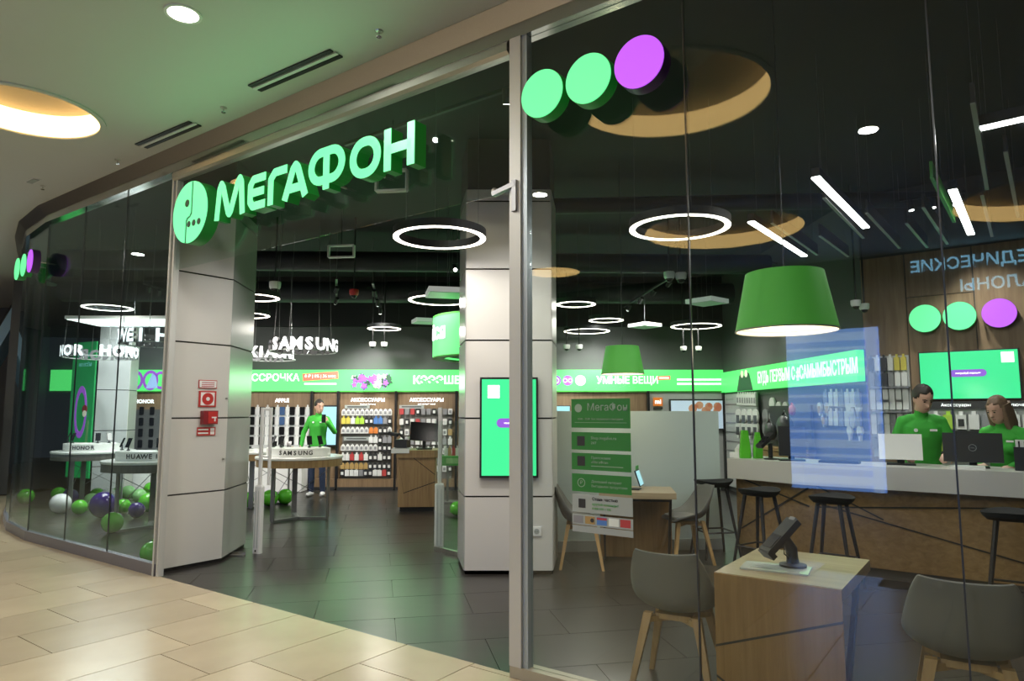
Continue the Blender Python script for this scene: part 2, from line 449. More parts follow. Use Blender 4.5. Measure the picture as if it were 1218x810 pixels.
# --- fascia above the glass
def sweep(path, prof):                              # prof: (offset towards mall, z)
    rows = [outw(path, SGN * o) for o, z in prof]; m = MB()
    n = len(path); vs = []; fs = []
    for i in range(n):
        for k, (o, z) in enumerate(prof): vs.append((rows[k][i].x, rows[k][i].y, z))
    L = len(prof)
    for i in range(n - 1):
        for k in range(L):
            l = (k + 1) % L; fs.append((i * L + k, (i + 1) * L + k, (i + 1) * L + l, i * L + l))
    fs.append(tuple(range(L))); fs.append(tuple(reversed(range((n - 1) * L, n * L))))
    return m.add(vs, fs)
struct('trim_1', sweep(PATH, [(.145, CZ - .004), (.145, CZ + .02), (-.06, CZ + .02), (-.06, 4.04), (.055, 4.04)]), 'steel', smooth=False)
struct('trim_2', sweep(PATH, [(.05, 4.038), (-.06, 4.038), (-.06, 3.95), (.05, 3.95)]), 'chrome')
struct('trim_3', sweep([WF(0, 0), WF(-4.17, 0)], [(.045, 3.95), (.06, 3.93), (.06, 3.88), (.03, 3.865), (-.03, 3.865), (-.03, 3.95)]), 'steel')
# --- base rails
struct('trim_4', sweep([WF(6.4, 0), WF(.02, 0)], [(.05, 0), (.05, .065), (-.05, .065), (-.05, 0)]), 'beige_trim')
struct('trim_5', sweep(LV, [(.03, 0), (.03, .11), (-.03, .11), (-.03, 0)]), 'rail_grey')
# --- glass panes
wn = 1
def pane(p, q, z0, z1, m, th=.012):
    global wn
    d = q - p; L = d.length; c = (p + q) / 2
    o = struct('window_%d' % wn, box((0, 0, (z1 - z0) / 2), (L - .006, th, z1 - z0)), m, loc=(c.x, c.y, z0), rz=math.atan2(d.y, d.x)); wn += 1
    # seam profile at the joint
    return o
ra = [.14, 1.165, 2.30, 3.45, 4.6, 5.75]
for a0, a1 in zip(ra[:-1], ra[1:]): pane(WF(a0, 0), WF(a1, 0), .065, 3.95, 'pane')
for p, q in zip(LV[:-1], LV[1:]): pane(p, q, .11, 3.95, 'pane_left')
pane(WF(-4.12, 0), WF(-.02, 0), 2.95, 3.866, 'pane_transom')
for i, a in enumerate(ra[1:]): struct('trim_%d' % (6 + i), box((0, 0, 2.01), (.007, .014, 3.885)), 'seam', loc=WF(a, 0), rz=FR)
for i, p in enumerate(LV[1:-1]): struct('trim_%d' % (12 + i), box((0, 0, 2.03), (.006, .014, 3.84)), 'seam', loc=p, rz=FR)
# --- steel post with patch lock
po = sroot('door_post', WF(.07, 0, .065), FR)
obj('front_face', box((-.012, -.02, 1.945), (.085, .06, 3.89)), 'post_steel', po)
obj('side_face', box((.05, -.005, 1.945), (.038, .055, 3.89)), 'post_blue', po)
obj('edge_seal', box((-.06, -.01, 1.945), (.008, .03, 3.89)), 'black', po)
lk = thing('door_patch_lock', 'small chrome patch lock high on the steel door post', 'lock', WF(.05, -.056, 2.9), FR)
obj('lock_arm', MB().bar((-.16, 0, .04), (.02, 0, .075), .035, .03), 'steel_leg', lk)
obj('lock_plate', box((.012, 0, .0), (.032, .03, .2)), 'steel_leg', lk)
obj('lock_knob', MB().lathe([(.016, 0), (.018, .02), (.012, .03)], 12, (-.15, 0, .05)), 'steel', lk)
# --- frame profiles beside the pier
pf = sroot('door_frame', WF(-4.17, 0), FR)
obj('outer_profile', box((-.02, -.005, 1.975), (.028, .06, 3.95)), 'post_steel', pf)
obj('gap_profile', box((.008, .01, 1.975), (.022, .05, 3.95)), 'joint_dark', pf)
obj('inner_profile', box((.035, .005, 1.975), (.03, .06, 3.95)), 'post_steel', pf)

# --- clad columns
JZ = [.02, .725, 1.48, 2.25, 2.97, 3.67, 3.8]
def clad(name, pts, loc, rz, faces, jz=JZ, mats=None, ztop=4.34):
    root = sroot(name, loc, rz)
    obj('core', MB().prism(pts, 0, ztop), 'black_matte', root)
    obj('core_base', MB().prism([(p[0], p[1]) for p in pts], 0, jz[-1] - .01), 'joint_dark', root)
    n = len(pts); A = sum(pts[i][0] * pts[(i + 1) % n][1] - pts[(i + 1) % n][0] * pts[i][1] for i in range(n))
    for fi in faces:
        p = Vector((*pts[fi], 0)); q = Vector((*pts[(fi + 1) % n], 0)); d = q - p; L = d.length; d.normalize()
        nr = Vector((d.y, -d.x, 0)) * (1 if A > 0 else -1)
        for z0, z1 in zip(jz[:-1], jz[1:]):
            c = (p + q) / 2 + nr * .007
            obj('panel', box((0, 0, (z1 - z0) / 2), (L + .008, .014, z1 - z0 - .016)), (mats or {}).get(fi, 'panel_white'), root, loc=(c.x, c.y, z0 + .008), rz=math.atan2(d.y, d.x))
    return root
clad('wall_pier', [(-4.26, .04), (-4.26, .70), (-4.78, 1.31), (-5.3, 1.31), (-4.95, .6), (-4.3, .06)], (0, 4.25, 0), FR, [0, 1, 2], mats={1: 'panel_sheen'})
PIL = [(-.452, 6.76), (.385, 6.76), (.47, 7.4), (-.56, 7.4)]
clad('wall_pillar', PIL, (0, 0, 0), 0, [0, 1, 3], mats={3: 'panel_sheen'})

# --- store shell
struct('ceiling_store', plate([(p.x, p.y) for p in outw(PATH, -SGN * .06)] + [(-9.7, 13.2), (-9.7, 14.3), (5.3, 14.3), (8.2, 7.2)], [], 4.35), 'ceiling_black')
struct('wall_back', box((-2.6, 14.17, 2.18), (14.2, .14, 4.36)), 'wall_grey')
struct('wall_back_upper', box((-2.6, 14.06, 3.83), (14.2, .1, 1.04)), 'black_matte')
S1, S2 = Vector((4.36, 14.1, 0)), Vector((4.5, 8.68, 0))
WD = Vector((.783, -.622, 0))
def wall(name, p, q, z0, z1, th, m):
    d = q - p; c = (p + q) / 2; nr = Vector((-d.y, d.x, 0)).normalized()
    if nr.dot(c) < 0: nr = -nr
    c = c + nr * th / 2
    return struct(name, box((0, 0, (z1 - z0) / 2), (d.length, th, z1 - z0)), m, loc=(c.x, c.y, z0), rz=math.atan2(d.y, d.x))
wall('wall_side', S1, S2, 0, 4.35, .14, 'wall_grey')
WE = S2 + WD * 3.2
wr = wall('wall_right', S2 + WD * .0, WE, 0, 4.35, .14, 'joint_dark')
wall('wall_right_end', WE, WF(6.5, 0), 0, 4.35, .14, 'wall_grey')
wall('wall_left_end', Vector((-9.6, 13.1, 0)), Vector((-9.6, 14.1, 0)), 0, 4.35, .1, 'wall_grey')
wall('wall_left_return', Vector((-9.15, 13.1, 0)), Vector((-9.6, 13.1, 0)), 0, 4.35, .1, 'wall_grey')
# wood cladding boards of the right wall: panels with dark joints
WRZ = math.atan2(WD.y, WD.x)
cuts = [0, .5, 1.2, 2.2, 3.2]
for x0, x1 in zip(cuts[:-1], cuts[1:]):
    for z0, z1 in ((0, 2.95), (2.96, 3.5)) if x0 == .5 else ((0, 3.5),):
        c = S2 + WD * ((x0 + x1) / 2)
        pnl = obj('wood_panel', box((0, 0, 0), (x1 - x0 - .012, .02, z1 - z0)), 'oak_wall', None, loc=(c.x - .012 * .62, c.y - .012 * .78, (z0 + z1) / 2), rz=WRZ)
        pnl.parent = wr; pnl.matrix_parent_inverse = wr.matrix_basis.inverted()
# --- ducts and beams under the black ceiling
for i, (x0, y0, x1, y1, z, r_) in enumerate([(-7.1, 10.6, 4.2, 11.0, 3.95, .16), (-8.4, 12.6, 4.2, 12.9, 3.8, .2), (-.2, 8.4, 6.2, 8.0, 4.12, .1)]):
    tag(obj('ceiling_duct', MB().tube([(x0, y0, z), (x0 * .5 + x1 * .5, y0 * .5 + y1 * .5, z), (x1, y1, z)], r_, 14), 'duct_dark', smooth=True),
        ['dark round ceiling duct crossing above the phone tables', 'thick dark duct in front of the back wall', 'thin dark duct crossing above the service counter'][i], 'duct')
for i, (px, py, wd, hg) in enumerate([(406, 299, .36, .16), (466, 215, .3, .2)]):
    p = at_z(px, py, 3.75)
    t = thing('air_vent_frame', ['white rectangular vent frame hung under the dark ceiling', 'small open white vent frame behind the transom glass'][i], 'vent', (p.x, p.y, 3.75), FR * .2)
    for dx, dz, sx, sz in ((0, hg / 2, wd, .02), (0, -hg / 2, wd, .02), (-wd / 2, 0, .02, hg), (wd / 2, 0, .02, hg)):
        obj('frame_bar', box((dx, 0, dz), (sx, .06, sz)), 'white_matte', t)
    obj('hanger', MB().tube([(0, 0, hg / 2), (0, 0, .6)], .006, 6), 'duct_dark', t)

# --- the far side of the mall (seen in the glass): opposite shopfronts
ow = struct('wall_opposite', box((0, 0, 2.08), (30, .1, 4.16)), 'mall_wall', loc=WF(-7, -9.25), rz=FR)
sh = thing('lit_shop_window', 'blue and white lit shop window across the mall', 'shop window', WF(.1, -9.15, 0), FR + math.pi)
obj('backing', box((0, .02, 1.6), (1.46, .02, 2.7)), 'blue_glow', sh)
for k in range(13):
    obj('slat', box((0, 0, .42 + k * .2), (1.44, .02, .05 if k % 3 else .14)), 'ice_glow', sh)
obj('door_strip', box((-.62, -.02, 1.6), (.16, .02, 2.7)), 'ice_glow', sh)
os_ = thing('mall_shop_sign', 'pale blue lettered shop sign across the mall', 'sign', WF(2.55, -9.17, 3.45), FR + math.pi)
letters('ОРТОПЕДИЧЕСКИЕ', .25, 'sign_blue', os_, (0, 0, .42), bold=.015, ext=.01)
letters('САЛОНЫ', .25, 'sign_blue', os_, (0, 0, .05), bold=.015, ext=.01)
for i, (a, wd, z, h, m) in enumerate([(-12.5, 3.0, 1.9, 2.2, 'lightbox_white'), (-17, 2.5, 2.3, .7, 'glow_panel'), (-8.6, 2.2, 2.6, .5, 'glow_panel')]):
    lb = thing('mall_lightbox', ['large white lit shop window far along the mall', 'white light strip at the far end of the mall', 'white lit shop header across the mall'][i], 'lightbox', WF(a, -9.17, z - h / 2), FR + math.pi)
    obj('frame', box((0, .01, h / 2), (wd + .1, .04, h + .1)), 'black', lb)
    obj('light_face', box((0, -.02, h / 2), (wd, .02, h)), m, lb)
# --- far left beyond the curved glazing
t = thing('escalator', 'blue steel escalator side panel rising beyond the curved glazing', 'escalator', (-10.6, 13.2, 0), 0)
obj('balustrade', MB().prism_y([(-.9, .6), (.2, 2.4), (1.1, 4.1), (1.1, 3.7), (.35, 2.2), (-.7, .2)], 0, .3), 'blue_steel', t)
obj('handrail', MB().tube([(-.9, .1, .75), (.2, .1, 2.55), (1.1, .1, 4.2)], .05), 'black', t)
t = thing('advert_lightbox', 'white backlit advert stand beyond the curved glazing', 'lightbox', (-9.55, 12.2, 0), R(-25))
obj('frame', box((0, .03, .95), (.75, .08, 1.9)), 'black', t); obj('light_face', box((0, -.02, 1.1), (.68, .03, 1.5)), 'lightbox_white', t)
struct('wall_far_left', box((-16, 17, 2.1), (16, .1, 4.3)), 'mall_wall')

# ================================================================== MALL CEILING FITTINGS
def downlight(p, label, r=.075, watts=45, col=(1, .93, .82), on=True):
    t = thing('downlight', label, 'ceiling light', p, 0, 'recessed downlights')
    obj('bezel', MB().ringbox(r, r + .02, -.008, .002, 28), 'white', t)
    obj('lens', MB().prism(circ((0, 0), r, 28), -.003, .0), 'down_light', t)
    if on: light('beam', 'AREA', (0, 0, -.012), watts * .36, col, (0, 0, -5), size=r * 2, parent=t)
    return t
DL = [(218, 16)]
p = at_z(218, 16, CZ); downlight((p.x, p.y, CZ - .001), 'bright round downlight in the mall ceiling ahead of the sign', .095, 125, (1, .96, .88))
for i, (a, b) in enumerate([(-1.9, -3.2), (1.6, -3.4), (-5.5, -3.0), (-3.6, -5.2), (-9, -1.9)]):  # extra downlights added out of view to light the mall
    downlight(WF(a, b, CZ - .001), ['added downlight in the mall ceiling over the beige tiles', 'added downlight in the mall ceiling over the camera side', 'added downlight in the mall ceiling facing the left panes', 'added downlight far out in the mall ceiling', 'added downlight in the mall ceiling by the curved glazing'][i], .08, 125, (1, .96, .88))
for i, ((x0, y0), (x1, y1)) in enumerate([((303, 104), (400, 62)), ((168, 173), (232, 146))]):
    p, q = at_z(x0, y0, CZ), at_z(x1, y1, CZ); d = q - p; L = d.length
    t = thing('slot_diffuser', ['long black double slot diffuser in the mall ceiling above the brand letters', 'black double slot diffuser in the mall ceiling above the green emblem'][i], 'air vent', (p + q) / 2 - Vector((0, 0, .009)), math.atan2(d.y, d.x))
    for s in (-1, 1): obj('slot', box((0, s * .045, 0), (L, .035, .01)), 'black', t)
    obj('divider', box((0, 0, -.002), (L + .02, .03, .01)), 'white_matte', t)
for i, (px, py) in enumerate([(266, 128), (140, 190), (451, 37), (51, 221)]):
    p = at_z(px, py, CZ)
    t = thing('sprinkler', ['small chrome sprinkler between the two slot diffusers', 'small sprinkler beyond the shorter slot diffuser', 'small chrome sprinkler right of the longer slot diffuser', 'small sprinkler under the curved ceiling edge'][i], 'sprinkler', p)
    obj('rosette', MB().lathe([(.03, 0), (.026, -.008), (.012, -.014)], 12), 'steel', t)
    obj('deflector', MB().lathe([(.006, -.012), (.006, -.04), (.02, -.042), (.018, -.046)], 10), 'chrome', t)
p = at_z(50, 220, CZ) + Vector((.0, -.15, 0))
t = thing('ceiling_hatch', 'flat grey strip fitting in the ceiling near the curved edge', 'ceiling fitting', p, FR)
obj('plate', box((0, 0, -.006), (.2, .06, .012)), 'print_grey', t); obj('rim', box((0, 0, -.002), (.23, .09, .006)), 'white_matte', t)

# ================================================================== BRAND SIGN
SB = -.2
def stroke(m, pts, wd, closed=False):               # thick rounded stroke in x,z (front at y=0, back at y=.1)
    n = len(pts)
    for i in range(n if closed else n - 1):
        p = Vector(pts[i]); q = Vector(pts[(i + 1) % n]); d = (q - p)
        if d.length < 1e-5: continue
        d.normalize(); u = Vector((-d.y, d.x)) * wd / 2
        m.prism_y([tuple(p + u), tuple(p - u), tuple(q - u), tuple(q + u)], 0, .1)
    for i in range(0 if closed else 1, n if closed else n - 1): m.prism_y([(pts[i][0] + wd / 2 * math.cos(2 * math.pi * k / 12), pts[i][1] + wd / 2 * math.sin(2 * math.pi * k / 12)) for k in range(12)], 0, .1)
def glyph(ch, w_, h_, sw):
    m = []; x1 = w_; e = sw / 2
    def arc(cx, cz, r, a0, a1, n=6): return [(cx + r * math.cos(R(a0 + (a1 - a0) * i / n)), cz + r * math.sin(R(a0 + (a1 - a0) * i / n))) for i in range(n + 1)]
    if ch == 'М': return [([(e, 0), (e + .03, h_ - sw * 1.1), (e + .055, h_ - e), (e + .085, h_ - sw), (w_ / 2 - .02, e * 1.6), (w_ / 2, e), (w_ / 2 + .02, e * 1.6), (w_ - e - .085, h_ - sw), (w_ - e - .055, h_ - e), (w_ - e - .03, h_ - sw * 1.1), (w_ - e, 0)], False)]
    if ch == 'Е': return [([(w_, h_ - e), (e + .04, h_ - e), (e, h_ - e - .045), (e, e + .045), (e + .04, e), (w_, e)], False), ([(e, h_ / 2), (w_ - .02, h_ / 2)], False)]
    if ch == 'Г': return [([(w_, h_ - e), (e + .05, h_ - e), (e, h_ - e - .05), (e, 0)], False)]
    if ch == 'А': return [([(e, 0), (w_ / 2 - .03, h_ - sw * .9), (w_ / 2, h_ - e), (w_ / 2 + .03, h_ - sw * .9), (w_ - e, 0)], False), ([(w_ * .24, h_ * .28), (w_ * .76, h_ * .28)], False)]
    if ch == 'О': return [([(x + w_ / 2, z + h_ / 2) for x, z in rrect(w_ - sw, h_ - sw, min(w_, h_) * .38, 6)], True)]
    if ch == 'Ф': return [([(x + w_ / 2, z + h_ * .54) for x, z in rrect(w_ - sw, h_ * .84 - sw, h_ * .33, 6)], True), ([(w_ / 2, 0), (w_ / 2, h_ * .93)], False)]
    if ch == 'Н': return [([(e, 0), (e, h_)], False), ([(w_ - e, 0), (w_ - e, h_)], False), ([(e, h_ / 2), (w_ - e, h_ / 2)], False)]
SG = 'illuminated letters of the brand sign'
words = {'М': ('large green lit letter М beside the round emblem', -3.115, -2.655, .355), 'Е': ('green lit letter Е second in the brand sign', -2.615, -2.37, .3), 'Г': ('green lit letter Г third in the brand sign', -2.33, -2.085, .3),
         'А': ('green lit letter А fourth in the brand sign', -2.14, -1.81, .305), 'Ф': ('large green lit letter Ф fifth in the brand sign', -1.81, -1.385, .345), 'О': ('green lit letter О sixth in the brand sign', -1.33, -1.005, .305), 'Н': ('green lit letter Н closing the brand sign', -.97, -.675, .305)}
for ch, (lab, a0, a1, h_) in words.items():
    t = thing('sign_letter', lab, 'sign letter', WF(a0, SB, 3.23), FR, SG)
    f = MB(); bk = MB(); bk2 = MB()
    for pts, cl in glyph(ch, a1 - a0, h_, .068):
        stroke(f, pts, .068, cl)
    body = MB(); body.v = [(x, .004 + y * 1.1, z) for x, y, z in f.v]; body.f = list(f.f)
    f.v = [(x, y * .06 - .003, z) for x, y, z in f.v]
    obj('letter_body', body, 'green_side', t); obj('lit_face', f, 'green_sign', t)
    obj('standoff', MB().tube([((a1 - a0) / 2, .11, .06), ((a1 - a0) / 2, .2, .06)], .01, 6), 'steel', t)
t = thing('emblem_sign', 'round green lit emblem with a split line and dots left of the letters', 'sign', WF(-3.52, SB, 3.385), FR, SG)
obj('drum', MB().prism_y(circ((0, 0), .292, 64), .004, .12), 'green_side', t, smooth=True)
er = .29
xg = .028; x2 = -.055; zs = -.1; g = .018
lp = [(er * math.cos(R(t)), er * math.sin(R(t))) for t in [85 + (262 - 85) * i / 36 for i in range(37)]]
left = lp + [(x2 - g, -er * .965), (x2 - g, zs + .03), (x2, zs + .055), (xg - .02 - g, zs + .07), (xg - g, zs + .1), (xg - g, er * .985)]
left = [p for p in left if not (p[0] > x2 - g and p[1] < -.27)]
rp = [(er * math.cos(R(t)), er * math.sin(R(t))) for t in [-101 + (83.5 + 101) * i / 36 for i in range(37)]]
right = rp + [(xg + g, er * .985), (xg + g, zs + .08), (xg - .01, zs + .05), (x2 + .03, zs + .035), (x2 + g, zs + .01), (x2 + g, -er * .96)]
right = [p for p in right if not (p[0] < x2 + g and p[1] < -.27)]
obj('face_recess', MB().prism_y(circ((0, 0), .289, 64), -.002, .0035), 'art_dark', t)
obj('lit_face', MB().prism_y(left, -.012, -.003), 'green_sign', t); obj('lit_face', MB().prism_y(right, -.012, -.003), 'green_sign', t)
for x, z, r_ in ((-.045, .09, .036), (.0, -.115, .03), (.085, -.115, .03), (.17, -.115, .03)):
    obj('dot', MB().prism_y(circ((x, z), r_, 20), -.015, -.011), 'art_dark', t)
obj('standoff', MB().tube([(0, .12, 0), (0, .2, 0)], .012, 6), 'steel', t)
light('sign_glow', 'AREA', WF(-2.1, -.34, 3.45), 5, (.25, 1, .4), WF(-2.3, -2.6, 4.6), size=2.9, shape='RECTANGLE', size_y=.35)
# three round discs on the glass, here and on the curved glazing
def disc(p, rz, m, ms, label, r_=.145, off=.17, grp=None):
    t = thing('disc_sign', label, 'sign', p, rz, grp)
    obj('lit_face', MB().prism_y(circ((0, 0), r_, 48), -.006, .002), m, t)
    obj('drum', MB().prism_y(circ((0, 0), r_ + .003, 48), .002, .085), ms, t, smooth=True)
    obj('standoff', MB().tube([(0, .085, 0), (0, off, 0)], .01, 6), 'steel', t)
for i, (a, m, ms, lab) in enumerate([(.35, 'green_disc', 'green_side', 'round green lit disc overlapping the steel post'), (.665, 'green_disc', 'green_side', 'round green lit disc next to the purple disc on the glass'), (.98, 'purple_disc', 'purple_side', 'round purple lit disc on the glass right of the post')]):
    disc(WF(a, -.18, 3.44), FR, m, ms, lab, grp='lit discs on the front glass')
def along(i, t, off, z):
    p, q = LV[i], LV[i + 1]; d = (q - p).normalized(); n = Vector((-d.y, d.x, 0)) * SGN
    if n.dot(Vector((0, 0, 0)) - p) < 0: pass
    c = p.lerp(q, t) + n * off; c.z = z
    return c, math.atan2(-d.y, -d.x)
for i, (k, tt, m, ms, lab) in enumerate([(3, .0, 'purple_disc', 'purple_side', 'purple lit disc on the curved glazing'), (3, .34, 'green_disc', 'green_side', 'middle green lit disc on the curved glazing'), (3, .68, 'green_disc', 'green_side', 'outermost green lit disc on the curved glazing')]):
    c, rz = along(k, tt, .18, 3.43); disc(c, rz, m, ms, lab, grp='lit discs on the curved glass')

# ================================================================== STICKERS ON THE GLASS
def sticker(a, z0, z1, m, label, w_=.375, name='window_sticker'):
    t = thing(name, label, 'sticker', WF(a, -.008, z0), FR, 'stickers stacked on the front glass')
    obj('sheet', box((0, 0, (z1 - z0) / 2), (w_, .003, z1 - z0)), m, t); return t
SA = .62
t = sticker(SA, 1.46, 1.625, 'sticker_green', 'dark green sticker with emblem and brand lettering heading the stack')
letters('МегаФон', .058, 'sticker_text', t, (.045, -.003, .115), ext=.0006)
obj('emblem', MB().prism_y(circ((-.14, .112), .024, 20), -.0035, -.002), 'sticker_text', t)
letters('10:00 – 22:00  Без перерывов и выходных', .015, 'sticker_text', t, (0, -.003, .05), ext=.0004); obj('line', box((0, -.0025, .03), (.33, .001, .002)), 'sticker_text', t)
t = sticker(SA, 1.335, 1.435, 'sticker_green', 'dark green sticker with the web shop address')
letters('Shop.megafon.ru', .024, 'sticker_text', t, (-.06, -.003, .068), align='LEFT', ext=.0004); letters('24/7', .02, 'sticker_text', t, (-.06, -.003, .04), align='LEFT', ext=.0004)
obj('code_frame', box((-.125, -.0025, .05), (.05, .001, .055)), 'text_black', t)
t = sticker(SA, 1.222, 1.317, 'sticker_green', 'dark green sticker promoting the phone app')
letters('Приложение', .02, 'sticker_text', t, (-.06, -.003, .07), align='LEFT', ext=.0004); letters('«МегаФон»', .02, 'sticker_text', t, (-.06, -.003, .046), align='LEFT', ext=.0004); obj('line', box((.04, -.0025, .024), (.2, .001, .004)), 'sticker_text', t)
obj('code_frame', box((-.125, -.0025, .05), (.05, .001, .055)), 'text_black', t)
t = sticker(SA, 1.1, 1.2, 'sticker_green', 'dark green sticker with a round ruble symbol')
letters('Домашний интернет', .019, 'sticker_text', t, (-.06, -.003, .06), align='LEFT', ext=.0004); letters('Выгодными продуктами', .019, 'sticker_text', t, (-.06, -.003, .035), align='LEFT', ext=.0004)
rg = MB(); rg.ringbox(.021, .025, -.0008, .0008, 24); rg.v = [(x - .125, -.003 + z, y + .05) for x, y, z in rg.v]; obj('symbol_ring', rg, 'sticker_text', t); letters('₽', .028, 'sticker_text', t, (-.125, -.003, .05), ext=.0004)
t = sticker(SA + .003, .985, 1.085, 'sticker_grey', 'grey sticker inviting to become part of the team', .38)
letters('Стань частью', .024, 'text_black', t, (-.06, -.003, .078), align='LEFT', bold=.015, ext=.0004); letters('крутой команды!', .02, 'green_paint', t, (-.06, -.003, .05), align='LEFT', ext=.0004); letters('8 800 550 1 555', .018, 'green_paint', t, (-.06, -.003, .026), align='LEFT', ext=.0004)
obj('code_frame', box((-.125, -.0025, .05), (.045, .001, .05)), 'text_black', t)
t = sticker(SA + .003, .915, .972, 'sticker_grey', 'strip of small card logos along the glass', .38, 'payment_logo_strip')
for x, m in ((-.15, 'pack_grey'), (-.075, 'pack_gold'), (0, 'pack_blue'), (.075, 'print_plain'), (.145, 'pack_red')): obj('logo', box((x, -.0025, .03), (.062, .001, .042)), m, t)
obj('logo_mark', box((0, -.0035, .043), (.062, .001, .012)), 'pack_red', t); obj('logo_mark', MB().prism_y(circ((-.06, .03), .012, 14), -.004, -.003), 'text_black', t)
t = sticker(SA + .003, .875, .91, 'print_grey', 'plain grey strip under the card logos', .38, 'grey_sticker_strip')

# ================================================================== FIRE SIGNS ON THE PIER
def onpier(px, py):                                # the pier face that looks into the entrance (a = -4.245)
    r = ray(px, py); dx, dy = -RY, RX; A = WF(-4.24, 0)
    D = r[0] * -dy + dx * r[1]; t = (A.x * -dy + dx * A.y) / D
    return Vector((r[0] * t, r[1] * t, H + r[2] * t))
prz = math.atan2(RX, -RY)                          # local -y looks towards the opening
p = onpier(247, 457); t = thing('warning_plate', 'small white plate with a red border above the fire sign', 'sign', p, prz)
obj('plate', box((0, -.004, 0), (.2, .006, .085)), 'red', t); obj('face', box((0, -.0085, 0), (.185, .003, .07)), 'white', t)
for z in (.015, -.005, -.022): obj('text_line', box((0, -.0105, z), (.14, .002, .008)), 'pack_red', t)
p = onpier(246.5, 474.5); t = thing('fire_bell_sign', 'square red and white sign with a bull ring on the pier', 'sign', p, prz)
obj('plate', box((0, -.004, 0), (.19, .006, .165)), 'red', t); obj('face', box((0, -.0085, 0), (.15, .003, .135)), 'white', t)
obj('disc', MB().prism_y(circ((0, 0), .062, 28), -.013, -.01), 'red', t); obj('disc_centre', MB().prism_y(circ((0, 0), .02, 20), -.016, -.013), 'white', t)
p = onpier(247, 496.5); t = thing('fire_alarm_box', 'dark red manual fire alarm box on the pier', 'alarm box', p, prz)
obj('housing', box((0, -.03, 0), (.16, .06, .14)), 'red_dark', t); obj('cover', box((.02, -.063, 0), (.1, .008, .12)), 'red', t)
obj('lever', box((.03, -.07, 0), (.05, .008, .014)), 'white', t); obj('lever_stem', box((.04, -.07, -.02), (.012, .008, .04)), 'white', t)
p = onpier(245, 513); t = thing('fire_instruction_plate', 'red instruction plate with white text under the alarm box', 'sign', p, prz)
obj('plate', box((0, -.004, 0), (.2, .006, .085)), 'red', t)
for z in (.018, -.018): obj('text_line', box((-.035, -.0085, z), (.11, .002, .016)), 'print_plain', t); obj('pictogram', box((.065, -.0085, z), (.045, .002, .03)), 'white', t)
for i, (px, py) in enumerate([(269, 474), (265, 546)]):
    p = onpier(px, py); t = thing('wall_stud', ['tiny steel stud on the pier right of the fire sign', 'tiny steel stud on the pier under the plates'][i], 'stud', p, prz)
    obj('cap', MB().prism_y(circ((0, 0), .012, 12), -.012, 0), 'steel', t); obj('screw', MB().prism_y(circ((0, 0), .005, 8), -.016, -.012), 'black', t)

# ================================================================== FURNITURE
def chair_mesh():
    prof = [(-.205, .425, .185, 0), (-.16, .452, .212, .015), (-.06, .445, .235, .05), (.05, .438, .242, .09), (.13, .452, .242, .12), (.18, .505, .24, .115), (.21, .585, .232, .085), (.235, .68, .212, .055), (.255, .76, .188, .03), (.263, .80, .165, .018)]
    nu = 12; fr = []; bk = []
    for i, (y, z, hw, cu) in enumerate(prof):
        y0, z0 = prof[max(i - 1, 0)][:2]; y1, z1 = prof[min(i + 1, len(prof) - 1)][:2]
        d = Vector((0, y1 - y0, z1 - z0)).normalized(); n = Vector((0, -d.z, d.y))
        rf, rb = [], []
        for k in range(nu + 1):
            u = -1 + 2 * k / nu
            top = -.012 * (1 - u * u) if i == len(prof) - 1 else 0
            p = Vector((hw * math.sin(u * 1.35) / math.sin(1.35), y, z + top)) + n * cu * u * u
            rf.append(p + n * .011); rb.append(p - n * .011)
        fr.append(rf); bk.append(rb)
    m = MB(); vs = []; fs = []
    N = nu + 1
    for rows in (fr, bk):
        for r_ in rows: vs += [tuple(p) for p in r_]
    P = len(prof)
    for i in range(P - 1):
        for k in range(nu):
            a, b, c, d = i * N + k, i * N + k + 1, (i + 1) * N + k + 1, (i + 1) * N + k
            fs.append((a, b, c, d)); o = P * N; fs.append((o + a, o + d, o + c, o + b))
    o = P * N
    for i in range(P - 1):
        for k in (0, nu): fs.append((i * N + k, (i + 1) * N + k, o + (i + 1) * N + k, o + i * N + k))
    for k in range(nu):
        for i in (0, P - 1): fs.append((i * N + k, i * N + k + 1, o + i * N + k + 1, o + i * N + k))
    m.add(vs, fs); return m
CH = None
def chair(p, rz, label, s=1.0):
    global CH
    if CH is None:
        t = thing('shell_chair', label, 'chair', p, rz, 'grey shell chairs with beech legs')
        sh = obj('seat_shell', chair_mesh(), 'chair_grey', t, smooth=True)
        md = sh.modifiers.new('sub', 'SUBSURF'); md.levels = 1; md.render_levels = 1
        cu = MB().loft([[(x, y, z) for x, y in rrect(.34 * k, .32 * k, .1 * k)] for k, z in ((.85, .452), (1, .462), (.98, .475), (.8, .485))])
        cu.v = [(x, y - .05, z) for x, y, z in cu.v]; obj('seat_cushion', cu, 'chair_seam', t, smooth=True)
        fm = MB().bar((-.14, -.14, .395), (.14, .12, .395), .05, .03).bar((.14, -.14, .396), (-.14, .12, .396), .05, .03).box((0, 0, .41), (.2, .2, .03))
        obj('seat_frame', fm, 'beech', t)
        for sx in (-1, 1):
            for sy, y0, y1 in ((-1, -.14, -.22), (1, .12, .2)):
                r0 = [(sx * .135 + i * .024, y0 + j * .02, .43) for i, j in ((-1, -1), (1, -1), (1, 1), (-1, 1))]
                r1 = [(sx * .225 + i * .013, y1 + j * .013, 0) for i, j in ((-1, -1), (1, -1), (1, 1), (-1, 1))]
                obj('leg', MB().loft([r0, r1]), 'beech', t)
        CH = t
    else:
        t = copy_tree(CH); t.location = p; t.rotation_euler = (0, 0, rz); t['label'] = label
    t.scale = (s, s, s); return t
chair((.945, 4.03, 0), R(152), 'grey shell chair turned from the glass beside the left end of the near wooden table')
